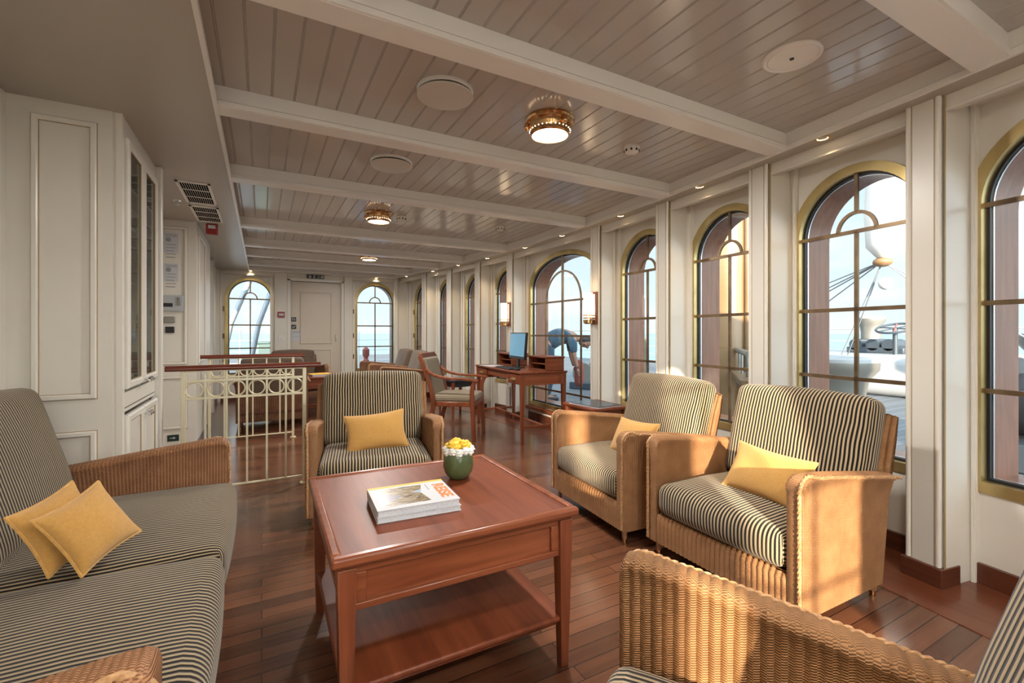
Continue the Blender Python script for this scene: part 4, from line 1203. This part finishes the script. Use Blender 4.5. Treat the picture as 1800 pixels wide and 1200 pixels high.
def capstan(x, y, z, r, h, lb, nm_='capstan'):
    t = empty(nm_, (x, y, z), label=lb, cat='capstan')
    MB().lathe([(r*.95, 0), (r*.95, h*.08), (r*.80, h*.12), (r*.72, h*.3), (r*.72, h*.6), (r*.82, h*.82), (r*1.02, h*.92), (r*1.04, h)], 48, cap=False).build('drum', 'steel', t)
    MB().lathe([(r*1.04, h), (r*1.04, h+.03), (r*.9, h+.05), (.001, h+.05)], 48, cap=False).build('cap', 'whitesteel', t)
    for k in range(8):
        th = 2*PI*k/8; MB().sphere((r*.98*math.cos(th), r*.98*math.sin(th), h*.04), .02, 6).build('bolt', 'steel', t)
capstan(4.82, 2.43, -.04, .37, .92, 'big steel capstan close outside the window of the nearest armchair')
# white winch housing with hand wheel and a second capstan
hs = empty('winch_housing', (11.6, 4.6, -.04), label='low white deck housing beyond the big capstan', cat='deck housing')
MB().box(-1.4, 1.3, -3.2, 2.2, 0, .78).build('body', 'whitesteel', hs, bevel=.18, seg=5)
capstan(11.6, 5.03, .74, .25, .72, 'steel capstan standing on the white deck housing')
hw_ = empty('hand_wheel', (10.55, 4.18, .74), label='dark spoked hand wheel on a post on the white housing', cat='hand wheel')
MB().tube([(0, 0, 0), (0, 0, .5)], .04, 10).build('post', 'bluegrey', hw_)
MB().tube([(.29*math.cos(2*PI*j/32), .29*math.sin(2*PI*j/32), .50+.09*math.cos(2*PI*j/32)) for j in range(32)], .022, 8, closed=True).build('wheel_rim', 'bluegrey', hw_)
for k in range(3):
    th = PI*k/3+.3; c_, s_2 = math.cos(th)*.29, math.sin(th)*.29
    MB().tube([(c_, s_2, .5+.09*math.cos(th)), (-c_, -s_2, .5-.09*math.cos(th))], .015, 6).build('spoke', 'pink' if k == 0 else 'bluegrey', hw_)
wm = empty('anchor_winch', (11.2, 4.75, .74), label='dark winch machinery beside the hand wheel', cat='winch')
MB().box(-.25, .25, -.55, .45, 0, .12).build('bed', 'bluegrey', wm, bevel=.02)
for y in (-.3, -.02, .28): MB().tube([(-.25, y, .17), (.25, y, .17)], [.12, .12], 14).build('drum', 'bluegrey', wm)
MB().bar((10.9, 5.9, .75), (10.9, 5.0, .5), .2, .06).build('gangplank', 'mast', None)
o = [x for x in C.objects if x.name == 'gangplank'][0]; tag(o, 'orange wooden plank leaning beside the white housing', 'plank')
# rope coils on deck
def coil(x, y, r, n, lb, sd=0):
    random.seed(sd); pts_ = []
    for i in range(n*24):
        th = 2*PI*i/24; rr = r*(.45+.55*((i/24) % 3)/3)+random.uniform(-.008, .008)
        pts_.append((x+rr*math.cos(th)*1.3, y+rr*math.sin(th), -.02+.03*(i//72)+random.uniform(0, .006)))
    tag(MB().tube(pts_, .018, 6).build('rope_coil', 'rope', None), lb, 'rope', 'rope coils on the deck')
coil(4.30, 1.55, .40, 9, 'coil of hemp rope on deck, seen under the window of the nearest armchair', 1)
coil(4.25, .65, .36, 9, 'coil of hemp rope on deck, seen through the rightmost window', 2)
bw = empty('mooring_winch', (6.0, 1.0, -.04), label='black winch drum on deck seen through the rightmost window', cat='winch')
MB().box(-.4, .4, -.5, .5, 0, .25).build('bed', 'bluegrey', bw, bevel=.02)
MB().tube([(0, -.5, .55), (0, -.45, .55), (0, -.44, .55), (0, .44, .55), (0, .45, .55), (0, .5, .55)], [.42, .42, .28, .28, .42, .42], 28).build('drum', 'gasket', bw)
capstan(9.5, 1.9, -.04, .42, 1.15, 'steel capstan in the rightmost window beyond the black winch')
# tan mast with fife rail outside the third window
ms = empty('mast', (5.9, 4.36, -.04), label='thick tan painted mast outside the window between the armchairs', cat='mast')
MB().lathe([(.40, 0), (.40, 9)], 40).build('mast_tube', 'mast', ms)
MB().tube([(-.12, -.42, 0), (-.12, -.42, 7)], .04, 10).build('pipe', 'mast', ms)
for dx, dy, a_ in ((.5, -.25, .08), (.62, -.35, .12), (.35, -.42, .03)):
    tag(MB().tube([(5.9+dx, 4.36+dy, -.04), (5.9+dx-a_*4, 4.36+dy+.1, 7)], .022, 6).build('halyard', 'sail', None), 'white halyard rope running up beside the tan mast', 'rope', 'halyards beside the tan mast')
ff = empty('fife_rail', (5.35, 3.75, -.04), R(40), label='wooden pin rail with steel bar around the tan mast', cat='pin rail')
MB().box(-.95, .95, -.08, .08, .60, .68).build('top_rail', 'mast', ff, bevel=.01)
MB().tube([(-.95, 0, .96), (.95, 0, .96)], .035, 12).build('steel_bar', 'steel', ff)
for x in (-.75, -.1, .5): MB().box(x-.08, x+.08, -.06, .06, 0, .60).build('post', 'mast', ff, bevel=.01)
for x in (-.6, .0, .35): MB().tube([(x, -.02, .68), (x, -.02, .96)], .016, 8).build('strut', 'steel', ff)
MB().tube([(.1, -.1, .94), (.45, -.12, .66)], .02, 8).build('brace', 'steel', ff)
for x in (-.4, .2): MB().tube([(x, -.1, .5), (x, -.1, .8)], .022, 8).build('belaying_pin', 'steel', ff)
# furled white sail bundle with its blocks and lines
fs_ = empty('furled_sail', (6.6, 2.75, 2.05), label='white furled sail end hanging beyond the nearest armchair window', cat='sail')
MB().tube([(0, 0, 0), (.05, -.02, .12), (.12, -.06, .5), (.2, -.1, 1.5), (.3, -.15, 4)], [.05, .2, .28, .32, .34], 20).build('canvas', 'sail', fs_)
MB().sphere((.02, .0, -.04), .10, 10, (1, 1, .6)).build('clew_block', 'mast', fs_)
MB().sphere((.05, -.02, -.30), .075, 10).build('hanging_block', 'sail', fs_)
random.seed(3)
for k, q in enumerate([(8.6, 7.6, .9), (8.9, 7.3, .7), (9.3, 7.4, .5), (9.0, 6.6, .2), (7.4, 3.9, 0), (7.9, 4.0, 0), (7.0, 1.6, .8), (7.3, 1.2, .7)]):
    tag(MB().tube([(6.62, 2.75, 2.02), q], .008, 6).build('sheet_line', 'bluegrey2', None), 'thin rigging line fanning out from the furled sail end', 'rope', 'rigging lines from the furled sail')
# davit struts outside the left far window, teal box, pole and red bollard
for k, (x0, x1) in enumerate(((-.55, .10), (-.05, .52))):
    tag(MB().tube([(x0-.25, 11.0, 0), (x0, 11.0, 1.35), (x1, 11.0, 3.1)], [.05, .05, .06], 10).build('davit_strut', 'bluegrey2', None), ('left' if k == 0 else 'right') + ' slanting grey steel strut outside the far left window', 'strut')
tb = empty('deck_locker', (.35, 12.0, -.04), label='teal painted locker outside the far left window', cat='locker')
MB().box(-.45, .6, -.3, .3, 0, .95).build('body', 'teal', tb, bevel=.03)
MB().box(-.48, .63, -.33, .33, .95, 1.0).build('lid', 'teal', tb, bevel=.01)
rb = empty('post_bollard', (2.05, 10.6, -.04), label='turned red post outside the far right window', cat='post')
MB().lathe([(.09, 0), (.08, .1), (.05, .3), (.08, .45), (.08, .55), (.04, .62), (.075, .70), (.075, .82), (.03, .87)], 20).build('post', 'pink', rb)
tag(MB().tube([(3.0, 11.5, -.04), (3.55, 11.6, 1.65)], .03, 8).build('boat_hook', 'bluegrey', None), 'slanting dark pole outside the far right window', 'pole')
# blue-grey frame and ropes outside the window left of the mast
lk = empty('rope_rack', (6.2, 6.35, -.04), R(40), label='dark steel rack hung with rope coils outside the window beside the sconce', cat='rack')
MB().tube([(-.35, 0, 0), (-.35, 0, 1.85), (.35, 0, 1.85), (.35, 0, 0)], .025, 8).build('frame', 'bluegrey', lk)
for z in (1.5, 1.1): MB().tube([(-.35, 0, z), (.35, 0, z)], .018, 8).build('bar', 'bluegrey', lk)
for k in range(4):
    x = -.26+k*.17
    MB().tube([(x+.07*math.cos(2*PI*j/24), -.04, .75+.33*math.sin(2*PI*j/24)) for j in range(24)], .02, 6, closed=True).build('rope_hank', 'rope', lk)
# winch on deck near the person
wg = empty('deck_winch', (6.3, 8.0, -.04), R(30), label='small dark winch on deck in the broad window', cat='winch')
MB().box(-.45, .45, -.3, .3, 0, .15).build('bed', 'bluegrey', wg, bevel=.02)
MB().tube([(-.4, 0, .32), (-.36, 0, .32), (-.35, 0, .32), (.35, 0, .32), (.36, 0, .32), (.4, 0, .32)], [.24, .24, .13, .13, .24, .24], 22).build('drum', 'steel', wg)

# person bending over, blue shirt and trousers
def skin_body(name, verts, edges, radii, mat, parent, root=0, lvl=2):
    me = bpy.data.meshes.new(name); me.from_pydata(verts, edges, [])
    o = bpy.data.objects.new(name, me); C.objects.link(o); o.parent = parent
    sk = o.modifiers.new('skin', 'SKIN'); sk.use_smooth_shade = True
    for i, r in enumerate(radii):
        me.skin_vertices[0].data[i].radius = (r if isinstance(r, tuple) else (r, r))
    me.skin_vertices[0].data[root].use_root = True
    ss = o.modifiers.new('sub', 'SUBSURF'); ss.levels = lvl; ss.render_levels = lvl
    me.materials.append(M[mat])
    return o
pr = empty('person', (4.47, 6.92, -.04), R(-28.6), label='person in blue shirt and navy trousers bending forward on deck outside the broad window', cat='person')
# local +x is where the person bends to
tv = [(0, 0, .97), (.10, 0, 1.08), (.30, 0, 1.16), (.47, 0, 1.14), (.53, 0, 1.09), (.60, 0, 1.06),
      (.45, .19, 1.06), (.46, .22, .82), (.52, .20, .58),
      (.45, -.19, 1.06), (.46, -.22, .82), (.52, -.20, .58),
      (0, .10, .88), (.04, .12, .48), (-.02, .13, .08), (.12, .13, .04),
      (0, -.10, .88), (.06, -.12, .48), (-.0, -.13, .08), (.14, -.13, .04)]
te = [(0, 1), (1, 2), (2, 3), (3, 4), (4, 5), (3, 6), (6, 7), (7, 8), (3, 9), (9, 10), (10, 11), (0, 12), (12, 13), (13, 14), (14, 15), (0, 16), (16, 17), (17, 18), (18, 19)]
tr = [(.14, .16), (.14, .15), (.15, .15), (.14, .14), .06, .06, .065, .048, .034, .065, .048, .034, .09, .062, .042, .035, .09, .062, .042, .035]
skin_body('body', tv, te, tr, 'skin', pr)
sv = [tv[i] for i in (0, 1, 2, 3, 6, 7, 9, 10)]
skin_body('shirt', sv, [(0, 1), (1, 2), (2, 3), (3, 4), (4, 5), (3, 6), (6, 7)], [(.165, .185), (.165, .175), (.175, .175), (.16, .16), .083, .066, .083, .066], 'shirt', pr)
sv = [tv[i] for i in (0, 12, 13, 14, 16, 17, 18)] + [(.07, 0, 1.04)]
skin_body('trousers', sv, [(0, 1), (1, 2), (2, 3), (0, 4), (4, 5), (5, 6), (0, 7)], [(.18, .20), .13, .088, .068, .13, .088, .068, (.165, .185)], 'trousers', pr)
hd = MB().sphere((.69, 0, 1.03), .105, 12, (1.12, .82, .95)).sphere((.73, 0, .94), .03, 6).sphere((.79, 0, .97), .014, 6).sphere((.68, .09, .99), .02, 6).sphere((.68, -.09, .99), .02, 6)
hd.build('head', 'skin', pr)
MB().sphere((.685, 0, 1.062), .108, 12, (1.1, .86, .82)).build('hair', 'hair', pr)
for sy in (-1, 1):
    hb_ = (.53, sy*.20, .53)
    MB().sphere(hb_, .04, 8, (.6, .9, 1.1)).build('palm', 'skin', pr)
    for f in range(4): MB().tube([(.53, sy*(.175+f*.016), .50), (.55, sy*(.175+f*.016), .455), (.575, sy*(.178+f*.015), .435)], [.009, .0085, .007], 6).build('finger', 'skin', pr)
    MB().tube([(.55, sy*.165, .53), (.575, sy*.15, .50), (.58, sy*.152, .475)], [.011, .009, .008], 6).build('thumb', 'skin', pr)
    MB().box(-.08, .20, sy*.13-.05, sy*.13+.05, 0, .07).build('shoe', 'black', pr, bevel=.02)
cl = cushion(.12, .20, .40, .06, .1, seed=4, wr=.05)
tag(cl.build('cloth_bundle', 'pink', None, (5.0, 6.66, .42), weld=True, angle=80), 'faded red cloth bundle in the hands of the bending person', 'cloth')

# ------------------------------------------------------------------ lights
def sunlight():
    l = bpy.data.lights.new('sun', 'SUN'); l.energy = 10.5; l.color = (1, .83, .62); l.angle = R(1.0)
    o = bpy.data.objects.new('sun', l); C.objects.link(o)
    d = Vector((.485, .874, -.24)).normalized()
    o.rotation_euler = d.to_track_quat('-Z', 'Y').to_euler()
sunlight()
def area(x, y, z, w, h, e, col, rot=(0, 0, 0), shape='DISK'):
    l = bpy.data.lights.new('lamp_light', 'AREA'); l.energy = e; l.color = col; l.shape = shape; l.size = w
    if shape == 'RECTANGLE': l.size_y = h
    o = bpy.data.objects.new('lamp_light', l); C.objects.link(o); o.location = (x, y, z); o.rotation_euler = rot
    return o
warm = (1, .955, .90)
for x, y, _ in LAMPS: area(x, y, ZC-.10, .19, .19, 30, warm)
for x, y in ((.75, .1), (.9, -1.0)):
    # same lamp model, two unseen ones added as fill light
    lamp(x, y, 'added brass ceiling lamp for fill light, unseen in the bay over the camera' if y > 0 else 'added brass ceiling lamp for fill light, unseen in the last bay behind the camera')
    area(x, y, ZC-.10, .19, .19, 13 if y > 0 else 26, warm)
def added_floor_lamp(x, y, e, lb):  # added uplighter out of view, bounces fill light off the ceiling
    t = empty('added_floor_lamp', (x, y, 0), label=lb, cat='added fill lamp')
    MB().lathe([(.14, 0), (.14, .015), (.03, .03), (.012, .04)], 28).build('base', 'brass', t)
    MB().tube([(0, 0, .03), (0, 0, 1.5)], .012, 12).build('pole', 'brass', t)
    MB().lathe([(.05, 1.48), (.13, 1.60), (.16, 1.64), (.157, 1.645), (.125, 1.605), (.045, 1.49)], 32, cap=False).build('lamp_shade', 'brass', t)
    MB().sphere((0, 0, 1.56), .035, 8).build('bulb', 'lamp', t)
    l = bpy.data.lights.new('fill_uplight', 'SPOT'); l.energy = e; l.color = warm; l.spot_size = R(160); l.spot_blend = .6; l.shadow_soft_size = .06
    o = bpy.data.objects.new('fill_uplight', l); C.objects.link(o); o.location = (x, y, 1.66); o.rotation_euler = (PI, 0, 0)
added_floor_lamp(-.62, -1.15, 150, 'added brass uplighter for fill light, unseen in the corner behind the camera')
added_floor_lamp(1.55, -1.25, 25, 'added brass uplighter for fill light, unseen at the rear wall by the window side')
for x, y in SP+SP2:
    l = bpy.data.lights.new('spot_light', 'SPOT'); l.energy = 10; l.color = (1, .72, .42); l.spot_size = R(110); l.spot_blend = .8; l.shadow_soft_size = .02
    o = bpy.data.objects.new('spot_light', l); C.objects.link(o); o.location = (x, y, ZS-.01)
for y in (3.67, 5.478):
    l = bpy.data.lights.new('sconce_light', 'POINT'); l.energy = 1.2; l.color = (1, .75, .45); l.shadow_soft_size = .03
    o = bpy.data.objects.new('sconce_light', l); C.objects.link(o); o.location = (wallx(y)-.085, y, 1.45)

# ------------------------------------------------------------------ sky
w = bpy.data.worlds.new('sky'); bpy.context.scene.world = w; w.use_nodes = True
N, L = w.node_tree.nodes, w.node_tree.links
bg = N['Background']
tc = N.new('ShaderNodeTexCoord'); sp = N.new('ShaderNodeSeparateXYZ'); L.new(tc.outputs['Generated'], sp.inputs[0])
cr = N.new('ShaderNodeValToRGB'); L.new(sp.outputs[2], cr.inputs[0])
e = cr.color_ramp.elements
e[0].position = .0; e[0].color = (.54, .63, .66, 1); e[1].position = .7; e[1].color = (.34, .50, .62, 1)
k = e.new(.12); k.color = (.49, .61, .65, 1)
nz = N.new('ShaderNodeTexNoise'); nz.inputs['Scale'].default_value = 2.2; nz.inputs['Detail'].default_value = 5
mp = N.new('ShaderNodeMapping'); mp.inputs['Scale'].default_value = (1, 1, 3); L.new(tc.outputs['Generated'], mp.inputs[0]); L.new(mp.outputs[0], nz.inputs['Vector'])
cl_ = N.new('ShaderNodeValToRGB'); L.new(nz.outputs[0], cl_.inputs[0]); cl_.color_ramp.elements[0].position = .45; cl_.color_ramp.elements[1].position = .65
mx = N.new('ShaderNodeMixRGB'); L.new(cl_.outputs[0], mx.inputs[0]); L.new(cr.outputs[0], mx.inputs[1]); mx.inputs[2].default_value = (.74, .80, .82, 1)
L.new(mx.outputs[0], bg.inputs['Color'])
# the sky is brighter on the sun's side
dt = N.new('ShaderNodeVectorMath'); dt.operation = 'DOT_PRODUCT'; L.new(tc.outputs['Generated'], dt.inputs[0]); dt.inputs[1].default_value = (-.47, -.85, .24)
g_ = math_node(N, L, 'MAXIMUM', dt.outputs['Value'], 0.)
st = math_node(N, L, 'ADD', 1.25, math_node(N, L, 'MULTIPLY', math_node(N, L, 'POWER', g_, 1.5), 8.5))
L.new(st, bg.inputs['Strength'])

# ------------------------------------------------------------------ camera
cd = bpy.data.cameras.new('camera'); cam = bpy.data.objects.new('camera', cd); C.objects.link(cam)
cam.location = (0, 0, 1.15); cam.rotation_euler = (R(90), 0, -math.atan(440/808))
cd.sensor_width = 36; cd.lens = 36*808/1800; cd.shift_y = -15/1800; cd.clip_start = .02; cd.clip_end = 6000
sc = bpy.context.scene; sc.camera = cam
sc.view_settings.view_transform = 'Standard'; sc.view_settings.look = 'None'
sc.view_settings.gamma = 1; sc.view_settings.use_curve_mapping = False
sc.view_settings.exposure = 0.44
